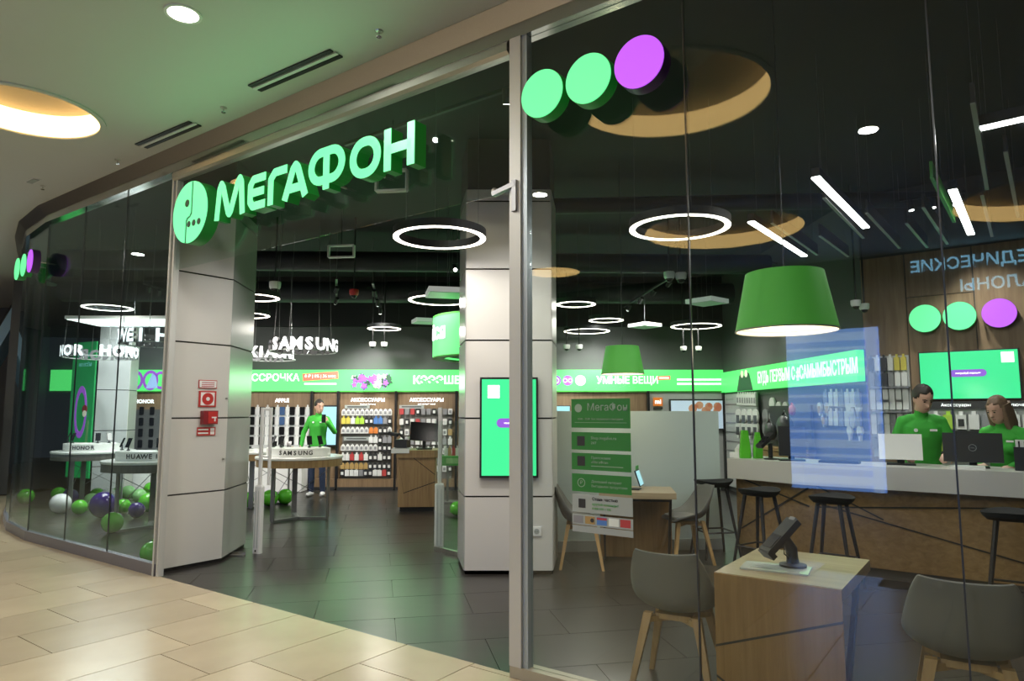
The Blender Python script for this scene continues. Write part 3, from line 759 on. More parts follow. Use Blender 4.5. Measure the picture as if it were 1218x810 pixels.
chair((2.07, 3.24, 0), R(150), 'grey shell chair right of the near wooden table, close to the glass', 1.05)
chair((.70, 7.14, 0), R(84), 'grey shell chair by the white pillar at the table under the small green lamp')
chair((1.83, 7.33, 0), R(-82), 'grey shell chair on the bar stool side of the table under the small green lamp')

def desk(c, rz, label, sx=.617, sy=.81, h=.71):
    t = thing('wooden_table', label, 'table', c, rz)
    x, y = sx / 2, sy / 2
    obj('tabletop', box((0, .0, h - .03), (sx, sy, .06)), 'oak_top', t)
    fp = obj('front_panel', box((0, -y - .004, (h - .003) / 2), (sx, .012, h - .003)), 'oak_table', t)
    for (x0, z0), (x1, z1) in (((-x, .34), (x, .56)), ((-x, .19), (-x + .3, -.0 + .02))):
        obj('groove', MB().prism_y([(x0, z0 - .006), (x1, z1 - .006), (x1, z1 + .006), (x0, z0 + .006)], -y - .0115, -y - .004), 'groove', fp)
    for s in (-1, 1):
        obj('slanted_leg', MB().loft([[(s * (x - .05) + i * .012, y - .1 + j * .035, h - .06) for i, j in ((-1, -1), (1, -1), (1, 1), (-1, 1))], [(s * (x - .05) + i * .012, -y + .16 + j * .035, 0) for i, j in ((-1, -1), (1, -1), (1, 1), (-1, 1))]]), 'black', t)
    obj('under_frame', box((0, .04, h - .075), (sx - .1, sy - .16, .03)), 'black', t)
    return t
desk((1.557, 3.862, 0), FR, 'wooden table with slanted black grooves pushed up to the front glass')
desk((1.29, 7.22, 0), R(172), 'wooden table under the small green lamp by the frosted screen', .76, .62, .75)
# payment terminal on its stand and acrylic plate
t = thing('acrylic_tray', 'clear acrylic plate lying on the near wooden table', 'tray', (1.42, 3.78, .711), FR + .12)
obj('plate', box((0, 0, .004), (.34, .2, .008)), 'acrylic', t); obj('paper', box((0, .005, .009), (.25, .13, .002)), 'print_grey', t)
t = thing('payment_terminal', 'black tilted payment terminal on a stand on the near wooden table', 'terminal', (1.52, 3.80, .72), R(10))
obj('base', MB().lathe([(.07, 0), (.07, .012), (.03, .02)], 24), 'black', t); obj('arm', MB().tube([(0, 0, .015), (0, .01, .09), (-.04, 0, .15)], [.035, .032, .025], 10), 'black', t, smooth=True)
obj('cable', MB().tube([(-.01, 0, .04), (-.06, -.02, .07), (-.05, 0, .12)], .004, 6), 'black', t)
b_ = MB().box((-.07, 0, .155), (.1, .1, .03), ry=R(0)); tm = obj('device', MB().box((0, 0, 0), (.24, .1, .035)), 'black', t, loc=(-.07, 0, .16), rot=(0, R(-43), 0))
obj('screen', box((-.05, 0, .019), (.09, .08, .003)), 'black_gloss', tm); obj('printer_lip', box((-.115, 0, -.012), (.03, .1, .05)), 'black', tm); obj('card_slot', box((.12, 0, .012), (.02, .05, .012)), 'steel_leg', tm)
# tablet on the second table
t = thing('tablet_stand', 'small black tablet on a stand with a green tag under the small green lamp', 'tablet', (1.32, 7.2, .75), R(70))
obj('tablet', box((0, 0, .12), (.22, .012, .17), rx=R(-18)), 'black_gloss', t); obj('screen', box((0, -.0075, .121), (.2, .004, .15), rx=R(-18)), 'screen_cyan', t); obj('foot', box((0, .05, .006), (.14, .12, .012)), 'black', t); obj('price_tag', box((0, .02, .225), (.16, .006, .04)), 'green_bin', t)

# bar stools
ST = None
def stool(p, rz, label):
    global ST
    if ST is None:
        t = thing('bar_stool', label, 'stool', p, rz, 'black bar stools at the counter')
        m = MB(); rings = []
        for rx, ry, z in ((.10, .09, .735), (.17, .15, .745), (.205, .18, .775), (.215, .19, .80), (.205, .18, .798), (.17, .145, .775), (.08, .07, .765)):
            rings.append([(rx * math.cos(2 * math.pi * i / 24), ry * math.sin(2 * math.pi * i / 24), z + .02 * abs(math.cos(2 * math.pi * i / 24)) ** 2) for i in range(24)])
        obj('seat', m.loft(rings), 'black_matte', t, smooth=True)
        for sx in (-1, 1):
            for sy in (-1, 1): obj('leg', MB().tube([(sx * .1, sy * .09, .75), (sx * .2, sy * .19, 0)], [.019, .013], 8), 'black', t)
        fz = .27; fx, fy = .163, .151
        for p0, p1 in (((-fx, -fy), (fx, -fy)), ((fx, -fy), (fx, fy)), ((fx, fy), (-fx, fy)), ((-fx, fy), (-fx, -fy))): obj('footrest', MB().tube([(*p0, fz), (*p1, fz)], .009, 6), 'black', t)
        ST = t
    else:
        t = copy_tree(ST); t.location = p; t.rotation_euler = (0, 0, rz); t['label'] = label
    return t
stool((2.2, 7.58, 0), R(10), 'black bar stool against the frosted screen')
stool((2.39, 6.72, 0), R(35), 'second black bar stool from the frosted screen')
stool((2.84, 6.18, 0), R(50), 'third black bar stool from the frosted screen, at the counter corner')
stool((3.72, 5.2, 0), R(55), 'fourth black bar stool from the frosted screen, before the wood front')

# service counter
P0, P1, P2 = Vector((2.34, 7.515, 0)), Vector((2.86, 6.781, 0)), Vector((4.238, 5.753, 0))
dv = (P2 - P1).normalized(); nv = Vector((-dv.y, dv.x, 0)); P3 = P2 + dv * .75
ct = thing('service_counter', 'long angled service counter with white top and wood front', 'counter', P1, 0)
def off_poly(o, dd):
    d0 = (P1 - P0).normalized(); n0 = Vector((-d0.y, d0.x, 0)); pts = [P0 + n0 * o, P1 + nv * o + dv * o * .35, P3 + nv * o, P3 + nv * dd, P1 + nv * dd + dv * dd * .35, P0 + n0 * dd]
    return [((p - P1).x, (p - P1).y) for p in pts]
obj('countertop', MB().prism(off_poly(0, .62), .84, 1.05), 'counter_white', ct)
fb = obj('front_body', MB().prism(off_poly(.14, .58), .1, .84), 'oak_counter', ct)
obj('plinth', MB().prism(off_poly(.18, .54), 0, .1), 'plinth', ct)
cz = math.atan2(dv.y, dv.x)
def cpt(s, z): q = dv * s + nv * .138; return (q.x + dv.x * .05, q.y + dv.y * .05, z)
for p, q in ((cpt(.02, .62), cpt(2.2, .78)), (cpt(.02, .66), cpt(2.2, .16)), (cpt(-.0, .84), cpt(.6, .55))):
    obj('groove', MB().bar(p, q, .012, .012), 'groove', fb)
d0 = (P1 - P0).normalized(); n0 = Vector((-d0.y, d0.x, 0))
for z0, z1 in ((.3, .8), (.84, .62)):
    p = P0 - P1 + n0 * .138 + d0 * .05; q = -d0 * .05 + n0 * .138
    obj('groove', MB().bar((p.x, p.y, z0), (q.x, q.y, z1), .012, .012), 'groove', fb)

# frosted screen
fs_ = thing('frosted_screen', 'low frosted glass screen between the pillar and the counter', 'screen', (1.42, 7.9, 0), math.atan2(.17, 1.95))
obj('frosted_glass', box((0, 0, .84), (1.96, .02, 1.44)), 'frosted', fs_); obj('base_rail', box((0, -.01, .06), (1.96, .06, .12)), 'print_grey', fs_)

# ================================================================== LAMPS
def shade(p, r0, r1, h, label):
    t = thing('green_pendant_lamp', label, 'lamp', p, 0, 'green cone pendant lamps')
    obj('shade', MB().loft([[(x, y, z) for x, y in circ((0, 0), rr, 48)] for rr, z in ((r0, 0), (r1, h), (r1 - .004, h), (r0 - .004, 0.0))], cap=False), 'green_shade', t, smooth=True)
    obj('lining', MB().loft([[(x, y, z) for x, y in circ((0, 0), rr, 48)] for rr, z in ((r0 - .006, .001), (r1 - .006, h - .006))], cap=False), 'shade_lining', t, smooth=True)
    obj('top_plate', MB().prism(circ((0, 0), r1 - .003, 48), h - .004, h), 'green_shade', t)
    obj('diffuser', MB().prism(circ((0, 0), r0 - .01, 48), .015, .02), 'shade_lining', t)
    obj('bottom_rim', MB().ringbox(r0 - .006, r0 + .002, -.004, .004, 48), 'chair_seam', t)
    obj('cord', MB().tube([(0, 0, h), (0, 0, 4.34 - p[2])], .004, 6), 'black', t)
    light('bulb', 'POINT', (0, 0, -.05), 9, (1, .85, .62), size=.1, parent=t)
shade((1.53, 3.78, 2.0), .272, .208, .325, 'large green cone lamp over the near wooden table')
shade((1.2, 7.4, 1.96), .232, .178, .3, 'small green cone lamp over the table by the frosted screen')
RG = 'hanging LED ring lamps'
def ring(p, r, label, rz=0, tilt=0, watts=26):
    t = thing('ring_lamp', label, 'lamp', p, 0, RG)
    obj('housing', MB().ringbox(r - .055, r, 0, .07, 56), 'ring_black', t)
    obj('light_strip', MB().ringbox(r - .052, r - .004, -.006, .0, 56), 'ring_light', t)
    for k in range(3):
        a = R(30 + 120 * k); obj('wire', MB().tube([((r - .03) * math.cos(a), (r - .03) * math.sin(a), .07), ((r - .03) * math.cos(a), (r - .03) * math.sin(a), 4.34 - p[2])], .002, 5), 'wire', t)
    light('glow', 'AREA', (0, 0, -.02), watts, (1, .94, .86), (0, 0, -5), size=r * 1.7, parent=t)
for i, (px, py, wpx, lab) in enumerate([(523, 283, 113, 'large ring lamp in front of the white pillar'), (808, 271, 121, 'large ring lamp over the tables right of the post'), (685, 362, 48, 'small ring lamp right of the pillar, highest of its cluster'), (698, 394, 55, 'ring lamp right of the pillar, lowest of its cluster'),
        (721, 381, 42, 'small ring lamp above the small green cone lamp'), (828, 388, 60, 'ring lamp behind the white dome cameras over the screen'), (457, 391, 40, 'small ring lamp over the accessories bays'), (524, 357, 78, 'ring lamp beside the square panel above the green drum'),
        (128, 366, 56, 'ring lamp behind the left glazing above the brand letters'), (303, 354, 58, 'upper ring lamp half hidden by the pier'), (293, 375, 54, 'lower ring lamp half hidden by the pier')]):
    p = at_z(px, py, 3.1); ring((p.x, p.y, 3.1), wpx / 812 * p.y / 2 * 1.0, lab, watts=(22, 12)[i] if i < 2 else 30)
# linear lamps and baffles over the right half
def linear(p, q, label, on=True, m=None, hgt=.07, wd=.06):
    p, q = Vector(p), Vector(q); d = q - p; L = d.length; c = (p + q) / 2
    t = thing('linear_lamp' if on else 'ceiling_baffle', label, 'lamp' if on else 'baffle', c, math.atan2(d.y, d.x), 'linear LED lamps' if on else 'ceiling baffles beside the linear lamps')
    obj('housing', box((0, 0, hgt / 2), (L, wd, hgt)), m or 'ring_black', t)
    if on:
        obj('diffuser', box((0, 0, -.006), (L, wd, .012)), 'lamp_white', t)
        light('glow', 'AREA', (0, 0, -.03), 12, (1, .97, .93), (0, 0, -5), size=L, shape='RECTANGLE', size_y=.06, parent=t)
    else: obj('lower_edge', box((0, 0, -.004), (L, wd + .006, .008)), 'print_grey' if m is None else m, t)
    for s in (-.4, .4): obj('wire', MB().tube([(L * s, 0, hgt), (L * s, 0, 4.34 - c.z)], .002, 5), 'wire', t)
LZ = 3.3
for (a, b), lab in zip([((970, 210), (1030, 270)), ((893, 263), (957, 304)), ((1133, 225), (1155, 278)), ((1166, 152), (1250, 133))], ['bright linear lamp above the large green cone lamp', 'bright linear lamp nearest the large ring lamp', 'bright linear lamp above the wood clad wall', 'bright linear lamp set crosswise by the glass']):
    linear(at_z(*a, LZ), at_z(*b, LZ), lab)
for (a, b), lab, m in zip([((980, 235), (1027, 283)), ((1031, 253), (1070, 295)), ((1078, 265), (1103, 294)), ((1098, 246), (1127, 290)), ((1108, 210), (1135, 264)), ((1157, 122), (1174, 225)), ((1196, 180), (1211, 258)), ((918, 265), (972, 303)), ((975, 280), (1009, 305)), ((1168, 232), (1180, 281))],
        ['grey baffle alongside the lamp above the large green cone lamp', 'second grey baffle over the counter', 'short grey baffle over the counter', 'grey baffle next to the green baffle', 'green baffle over the counter', 'long grey baffle before the crosswise lamp', 'grey baffle over the wood clad wall', 'grey baffle next to the lamp nearest the ring', 'grey baffle behind the green cone lamp', 'grey baffle beside the lamp over the wood clad wall'], [None, None, None, None, 'green_paint', None, None, None, None, None]):
    linear(at_z(*a, LZ), at_z(*b, LZ), lab, False, m, .12, .02)
# square ceiling panels
for i, (px, py, w_, lab) in enumerate([(841, 361, .42, 'square white panel lamp left of the large green cone lamp'), (767, 389, .42, 'square white panel lamp above the small green cone lamp'), (532, 351, .5, 'square white panel overlapping a ring lamp left of the pillar'), (506, 384, .4, 'small white panel left of the green drum')]):
    pz = 2.98 if i == 2 else 3.05; p = at_z(px, py, pz); t = thing('square_panel_lamp', lab, 'lamp', (p.x, p.y, pz), R([40, 35, 12, 20][i]), 'square panel lamps')
    obj('panel', box((0, 0, .03), (w_, w_, .06)), 'panel_light', t); obj('diffuser', box((0, 0, -.003), (w_ - .04, w_ - .04, .006)), 'frosted', t); obj('wire', MB().tube([(0, 0, .06), (0, 0, 4.34 - pz)], .003, 5), 'wire', t)
p = at_z(160, 384, 3.0); t = thing('ceiling_lamp', 'long glowing white ceiling lamp behind the left glazing', 'lamp', (p.x, p.y, 3.0), 0)
obj('panel', box((0, 0, .03), (1.7, .9, .05)), 'white', t); obj('diffuser', box((0, 0, 0), (1.66, .86, .01)), 'glow_panel', t); obj('wire', MB().tube([(0, 0, .05), (0, 0, 1.34)], .003, 5), 'wire', t)
light('glow', 'AREA', (0, 0, -.02), 90, (1, .98, .94), (0, 0, -5), size=1.5, parent=t)
# dome cameras
def domecam(px, py, y, label, s=1.0, red=False):
    p = at_y(px, py, y); t = thing('dome_camera', label, 'camera', p, 0, 'dome cameras')
    obj('housing', MB().lathe([(.055 * s, -.02 * s), (.07 * s, 0), (.075 * s, .06 * s), (.07 * s, .075 * s)], 20), 'red' if red else 'white', t, smooth=True)
    obj('dome', MB().lathe([(.01 * s, -.065 * s), (.035 * s, -.055 * s), (.05 * s, -.03 * s), (.052 * s, -.015 * s)], 18), 'camera_glass', t, smooth=True)
    obj('rod', MB().tube([(0, 0, .07 * s), (0, 0, 4.34 - p.z)], .012, 6), 'black', t)
for a in [(443, 411, 12.5, 'left dome camera of the pair above the accessories bays', .85), (457, 411, 12.5, 'right dome camera of the pair above the accessories bays', .85), (674, 414, 12.5, 'dome camera of the pair right of the pillar, next to the pillar', .85), (689, 414, 12.5, 'dome camera of the pair right of the pillar, next to the green lamp', .85),
          (796, 330, 9.0, 'large dome camera of the pair under the ceiling, beside the track lights', 1), (810, 331, 9.0, 'large dome camera of the pair under the ceiling, beside the glass seam', 1), (813, 416, 12.6, 'far dome camera over the frosted screen beside the glass seam', .8), (831, 416, 12.6, 'far dome camera over the frosted screen beside the large green lamp', .8),
          (1018, 363, 8.2, 'dome camera hung beside the wood clad wall, higher of two', .8), (1028, 367, 8.3, 'dome camera hung beside the wood clad wall, lower of two', .8), (327, 342, 9.6, 'white dome camera hung right of the pier', 1.1), (421, 350, 9.6, 'dome camera with a red housing above the suspended letters', .9, True)]: domecam(*a)
# track lights
def track(a, b, n, label, tgt, z=3.5, watts=120):
    p, q = at_z(*a, z), at_z(*b, z); t = thing('track_light', label, 'track light', (p + q) / 2, 0)
    c = (p + q) / 2; obj('rail', MB().bar(p - c + Vector((0, 0, .12)), q - c + Vector((0, 0, .12)), .035, .03), 'black', t)
    for s in (p, q): obj('hanger', MB().tube([s - c + Vector((0, 0, .12)), Vector((s.x - c.x, s.y - c.y, 4.34 - z))], .004, 5), 'wire', t)
    for k in range(n):
        s = p.lerp(q, (k + .5) / n) - c; d = (Vector(tgt) - (s + c)).normalized()
        hd = obj('spot_head', MB().tube([s - d * .06 + Vector((0, 0, .04)), s + d * .06 + Vector((0, 0, .04))], .035, 12), 'black', t)
        obj('lens', MB().tube([s + d * .061 + Vector((0, 0, .04)), s + d * .065 + Vector((0, 0, .04))], .028, 12), 'lamp_white', hd)
        if k % 2 == 0: light('beam', 'SPOT', s + d * .08 + Vector((0, 0, .04)), watts, (1, .98, .94), Vector(tgt) - c + Vector((random.uniform(-.8, .8), 0, random.uniform(-.3, .3))), size=.05, parent=t, spot=75, blend=.9)
track((742, 372), (806, 334), 4, 'black track with four spots right of the pillar', (1.5, 14, 1.8), watts=290)
track((443, 345), (456, 384), 4, 'black track with four spots over the accessories bays', (-2.6, 14, 1.2), watts=290)
track((400, 340), (400, 366), 2, 'short black track added above the standing employee', (-4.6, 14, 1.2), watts=290)  # added track, its spots put in to brighten the phone wall
track((905, 318), (960, 330), 3, 'black track added over the side wall products', (4.5, 10, 1.5), z=3.9, watts=230)  # added to throw light on the side wall goods
track((538, 322), (544, 322), 1, 'single bright spot left of the pillar', (-.1, 6.7, 1.3), z=3.6, watts=90)
track((170, 345), (195, 352), 2, 'black track added over the phone bay behind the left glazing', (-7.6, 14, 1.2), z=3.6, watts=290)  # added track that lifts the bay behind the left panes
track((1070, 250), (1150, 240), 3, 'black track added over the service counter', (4.9, 7.4, 1.4), z=3.9, watts=230)  # extra track, added for light on the counter and staff

# ================================================================== PHONE TABLES AND HANGING BRAND RINGS
def phone_table(c, label, brand, edge, a0=-5, riser=True, r=.62):
    t = thing('phone_table', label, 'table', c, 0, 'round phone tables')
    obj('tabletop', MB().lathe([(r - .005, .875), (r, .88), (r, .905), (r - .005, .91)], 56), 'white_gloss', t)
    obj('edge_band', MB().lathe([(r - .03, .77), (r - .012, .772), (r - .012, .874)], 56), edge, t)
    for k in range(3):
        a = R(a0 + 120 * k); x, y = .44 * math.cos(a), .44 * math.sin(a)
        obj('leg', box((x, y, .40), (.075, .022, .76), rz=a + R(90)), 'steel_leg', t)
        obj('base_arm', MB().bar((0, 0, .018), (x, y, .018), .06, .035), 'steel_leg', t)
        obj('brace_wire', MB().tube([(x, y, .72), (.44 * math.cos(a + R(120)), .44 * math.sin(a + R(120)), .3)], .005, 5), 'steel_leg', t)
    if riser:
        m = MB(); n = 16; vs = []; fs = []
        for i in range(n + 1):
            a = R(-160 + 140 * i / n)
            for rr, z in ((.5, .91), (.5, 1.03), (.36, 1.05), (.36, .91)): vs.append((rr * math.cos(a), rr * math.sin(a) + .1, z))
        for i in range(n):
            for k in range(4): l = (k + 1) % 4; fs.append((i * 4 + k, i * 4 + 4 + k, i * 4 + 4 + l, i * 4 + l))
        fs += [(0, 1, 2, 3), (n * 4 + 3, n * 4 + 2, n * 4 + 1, n * 4)]
        rs = obj('riser', m.add(vs, fs), 'white', t, smooth=True)
        for i, ch in enumerate(brand):
            a = R(-90 + (i - (len(brand) - 1) / 2) * 8.2 + 6)
            letters(ch, .085, 'text_black', rs, (.503 * math.cos(a), .503 * math.sin(a) + .1, .97), a + R(90), bold=.025, ext=.002, name='letter')
    return t
TB = {'s': (-3.12, 10.16), 'x': (-4.19, 11.6), 'h': (-4.87, 9.38), 'o': (-6.99, 11.55)}
phone_table((*TB['s'], 0), 'round phone table with wooden edge in front of the standing employee', 'SAMSUNG', 'oak_v')
phone_table((*TB['x'], 0), 'round phone table with wooden edge half hidden behind the pier', '', 'oak_v', 30, False)
phone_table((*TB['h'], 0), 'round phone table with grey edge behind the left glazing by the pier', 'HUAWEI', 'oak_grey', -5)
phone_table((*TB['o'], 0), 'round phone table with grey edge in front of the green poster column', 'HONOR', 'oak_grey', 20)
def handset(c, z, rz, label, m='black_gloss', n='display_phone'):
    t = thing(n, label, 'phone', (*c, z), rz, 'display phones on the tables')
    obj('stand', MB().lathe([(.025, 0), (.02, .01), (.008, .02), (.008, .07)], 10), 'black', t); obj('handset', box((0, 0, .1), (.072, .009, .13), rx=R(-22)), m, t); obj('screen', box((0, -.0055, .1), (.064, .002, .12), rx=R(-22)), 'camera_glass', t)
for key, nm in (('s', 'table before the standing employee'), ('h', 'table behind the left glazing by the pier'), ('o', 'table before the green poster column')):
    cx, cy = TB[key]
    for a in (-140, -115, -60, -38):
        handset((cx + .43 * math.cos(R(a)), cy + .1 + .43 * math.sin(R(a))), 1.045, R(a + 90), 'small dark phone on the round ' + nm)
cx, cy = TB['x']
for k in range(3): handset((cx + .3 + .12 * k, cy - .3), .91, R(10), 'small dark phone on the round table half hidden behind the pier')

def brand_ring(c, word, label, z=2.44, r=.48, start=-90, size=.235, reps=2, step=17):
    t = thing('hanging_brand_sign', label, 'sign', (c[0], c[1], z), 0, 'suspended brand letters')
    obj('hoop', MB().ringbox(r - .012, r, -.005, .012, 48), 'print_grey', t)
    for rep in range(reps):
        for i, ch in enumerate(word):
            a = R(start + rep * 360 / reps + (i - (len(word) - 1) / 2) * step)
            me = text(ch, size, ext=.02, bold=.045, width=1.0)
            if not me.get('lit'):
                me.materials.append(M('letter_white')); me.materials.append(M('letter_back')); me['lit'] = 1
                for pl in me.polygons: pl.material_index = 0 if pl.normal.y < -.5 else 1
            obj('letter', me, None, t, (r * math.cos(a), r * math.sin(a), .08), a + R(90))
    for k in range(4):
        a = R(45 + 90 * k); obj('wire', MB().tube([((r - .01) * math.cos(a), (r - .01) * math.sin(a), .01), (.8 * r * math.cos(a), .8 * r * math.sin(a), 4.34 - z)], .004, 5), 'wire', t)
brand_ring(TB['s'], 'SAMSUNG', 'suspended ring of white letters over the table before the standing employee', start=-64, step=20)
brand_ring((-4.19, 11.6), 'XIAOMI', 'suspended ring of white letters partly hidden by the pier', start=-54, step=17)
brand_ring(TB['h'], 'HUAWEI', 'suspended ring of white letters over the table behind the left glazing', start=-134, z=2.47, reps=3, step=18)
brand_ring(TB['o'], 'HONOR', 'suspended ring of white letters in front of the green poster column', start=-132, z=2.46, r=.55, step=20, reps=3)

# ================================================================== BALLOONS
BP = {'g': ('balloon_green', 'green'), 'l': ('balloon_lime', 'pale green'), 'p': ('balloon_purple', 'dark purple'), 'w': ('balloon_white', 'white')}
BPROF = [(.004, .0), (.03, .03), (.0, 0)]
def balloon(px, by, rp, k, where, lift=0):
    p = at_z(px, by, 0); r = rp * p.y / 812 * 1.0
    p.z = lift
    t = thing('balloon', '%s balloon %s' % (BP[k][1], where), 'balloon', p, random.uniform(0, 6), 'balloons on the store floor')
    prof = [(r * math.sin(math.pi * i / 14) * (1.0 if i > 6 else .97), r * (1 - math.cos(math.pi * i / 14))) for i in range(1, 14)]
    obj('skin', MB().lathe(prof, 20), BP[k][0], t, smooth=True)
    obj('knot', MB().ball((r * .93, 0, r * .55), r * .12, 8, 6), BP[k][0], t)
L_ = 'in the heap under the left tables'
for a in [(30, 600, 9, 'g', 'apart from the heap at the curved glazing'), (71, 611, 11.5, 'w', 'alone on the dark floor behind the left glazing'), (122, 616, 15, 'p', 'large, in front of the heap behind the left glazing'), (94, 612, 8.5, 'g', 'beside the leg of the table before the poster column'), (133, 634, 12, 'g', 'alone in front of the heap behind the left glazing'),
          (83, 600, 9, 'p', 'behind the lone white balloon'), (69, 596, 8, 'g', 'behind the lone white balloon'), (108, 603, 8, 'l', L_), (129, 600, 9.5, 'w', 'at the back of the heap under the left tables'), (146, 611, 8.5, 'g', L_), (162, 616, 9, 'p', 'half hidden by a steel table leg'), (176, 609, 11, 'g', L_), (179, 590, 8, 'g', 'at the far side of the heap under the left tables'), (152, 594, 8, 'l', L_),
          (165, 598, 8, 'l', L_), (190, 598, 8, 'l', L_), (180, 671, 13, 'g', 'against the left glazing by the door frame'), (188, 657, 9, 'g', 'behind the green one at the door frame'), (115, 597, 8, 'g', L_), (141, 593, 7, 'g', L_),
          (292, 604, 9, 'g', 'beside the pier chamfer'), (321, 602, 9.5, 'g', 'under the table before the standing employee, next to its leg'), (339, 600, 9, 'g', 'under the table before the standing employee, between its legs'), (543, 613, 8, 'g', 'beside the glass gate left of the pillar')]: balloon(*a)

# ================================================================== ENTRANCE GATES
def gate(p, rz, label):
    t = thing('security_gate', label, 'security gate', p, rz, 'anti theft gates')
    obj('foot_column', MB().loft([[(x, y, z) for x, y in rrect(.105, .06, .02)] for z in (0, .70, .72)] + [[(x, y, .74) for x, y in rrect(.085, .04, .015)]]), 'white_matte', t)
    for x in (-.02, .02): obj('light_slot', box((x, -.031, .37), (.006, .004, .62)), 'print_grey', t)
    obj('antenna_post', MB().loft([[(x, y, z) for x, y in rrect(.045, .03, .012)] for z in (.74, 1.58, 1.6)]), 'white_matte', t)
    obj('status_lamp', box((0, -.032, .03), (.02, .004, .02)), 'black', t)
    return t
p = at_z(306, 658); g1 = gate((p.x, p.y, 0), R(-25), 'pale anti theft gate post beside the pier'); 
obj('second_post', MB().loft([[(x + .09, y + .04, z) for x, y in rrect(.035, .03, .012)] for z in (.74, 1.5, 1.6)]), 'white_matte', g1)
obj('top_rail', MB().tube([(0, 0, 1.58), (.09, .04, 1.58)], .014, 8), 'white_matte', g1); obj('mid_rail', MB().tube([(0, 0, 1.05), (.09, .04, 1.05)], .01, 8), 'white_matte', g1)
p = at_z(522, 654); gate((p.x, p.y, 0), R(8), 'pale anti theft gate post left of the pillar')
t = thing('glass_barrier', 'clear glass barrier with steel clamps between gate and pillar', 'barrier', (-.7, 7.7, 0), R(-48))
obj('pane', box((0, 0, .75), (.55, .01, 1.4)), 'pane', t); obj('floor_clamp', box((0, 0, .025), (.5, .04, .05)), 'steel', t)
for z in (.5, 1.2): obj('wall_clamp', box((.26, 0, z), (.05, .05, .05)), 'steel', t)
t = thing('floor_bracket', 'small steel floor bracket at the foot of the pier', 'bracket', at_z(282, 661), R(-5))
obj('plate', box((0, 0, .006), (.16, .07, .012)), 'steel', t); obj('lip', box((0, .03, .02), (.16, .012, .03)), 'steel', t)
t = thing('wall_socket', 'white power socket low on the pillar', 'socket', (.238, 6.744, .405), 0)
obj('plate', box((0, -.005, 0), (.085, .01, .085)), 'white', t); obj('socket_ring', MB().prism_y(circ((0, 0), .026, 20), -.014, -.01), 'print_grey', t)
for x in (-.009, .009): obj('pin_hole', MB().prism_y(circ((x, 0), .004, 8), -.016, -.0138), 'black', t)

# ================================================================== SCREENS
def pill(t, x, z, w_, h_, y, s, sz):
    o = obj('button', MB().prism_y(rrect(w_, h_, h_ / 2 - .001, 6, (x, z)), y - .003, y), 'screen_purple', t); letters(s, sz, 'letter_white', o, (x, y - .004, z), ext=.0005, bold=.01)
t = thing('portrait_display', 'portrait screen with plain green picture on the white pillar', 'screen', (-.03, 6.742, 1.403), 0)
obj('bezel', box((0, -.02, 0), (.568, .04, .972)), 'black', t); obj('picture', box((0, -.0415, 0), (.53, .003, .932)), 'screen_green', t)
pill(t, .05, .04, .34, .09, -.044, 'vmeste.megafon.ru', .026)
obj('code_tile', box((-.15, -.0445, .345), (.115, .003, .125)), 'letter_white', t)
# TV on the wood wall
def wp(s, z, o=.03): q = S2 + WD * s; return Vector((q.x - WD.y * -1 * o * 0 - .622 * o, q.y - .783 * o, z))
t = thing('wall_tv', 'wide green screen above the two employees', 'screen', wp(1.09, 1.98, .03), WRZ)
obj('bezel', box((0, -.02, 0), (.985, .04, .575)), 'black', t); obj('picture', box((0, -.0415, 0), (.96, .003, .55)), 'screen_green', t); pill(t, 0, .02, .36, .085, -.044, 'попробуй первым', .028); obj('code_tile', box((.385, -.0445, .19), (.12, .003, .12)), 'print_white', t)
for i, (s, m, ms, lab) in enumerate([(.70, 'green_disc', 'green_side', 'round green lit disc on the wood wall, next to the vertical joint'), (1.05, 'green_disc', 'green_side', 'round green lit disc on the wood wall, beside the purple one'), (1.43, 'purple_disc', 'purple_side', 'round purple lit disc on the wood wall above the screen')]):
    disc(wp(s, 2.67, .13), WRZ, m, ms, lab, r_=.165, off=.11, grp='lit discs on the wood wall')

# ================================================================== BACK WALL
Y = 13.98
def bx(px, py=465): return at_y(px, py, Y).x
def bz(py): return H + (490 - py) / 812 * Y
bd = thing('light_band', 'long glowing green banner band along the back wall', 'banner', (0, Y, 1.975), 0)
obj('light_face', box(((-9.4 + 4.3) / 2, 0, .215), (13.7, .16, .43)), 'band_green', bd); obj('lower_edge', box(((-9.4 + 4.3) / 2, -.01, -.012), (13.7, .18, .024)), 'green_paint', bd)
yb = -.083
letters('РАССРОЧКА', .2, 'print_white', bd, (bx(321), yb, bz(450) - 1.975), bold=.02, ext=.003)
tg = obj('red_tag', box((0, 0, 0), (.72, .01, .15), ry=R(-4)), 'print_red', bd, loc=(bx(382), yb, bz(448) - 1.975)); letters('0 ₽ | 0% | 36 мес', .085, 'print_white', tg, (0, -.006, 0), ext=.003, bold=.01)
obj('text_line', box((bx(382), yb, bz(457) - 1.975), (.65, .006, .035)), 'print_white', bd)
letters('КЭЭЭШБЭК', .22, 'print_white', bd, (bx(529), yb, bz(453) - 1.975), bold=.03, ext=.003)
letters('УМНЫЕ ВЕЩИ', .2, 'print_white', bd, (bx(746), yb, bz(453) - 1.975), bold=.03, ext=.003, width=.9)
tg = obj('red_tag', box((0, 0, 0), (.26, .01, .08), ry=R(-3)), 'print_red', bd, loc=(bx(789), yb, bz(450) - 1.975)); obj('text_line', box((0, -.007, 0), (.2, .004, .03)), 'print_white', tg)
for z in (452, 457): obj('text_line', box((bx(832), yb, bz(z) - 1.975), (.95, .006, .045)), 'print_white', bd)
for x, m in ((661, 'art_purple'), (675, 'art_purple'), (690, 'print_white')): obj('round_badge', MB().prism_y(circ((bx(x), bz(453) - 1.975), .105, 24), yb - .003, yb), m, bd)
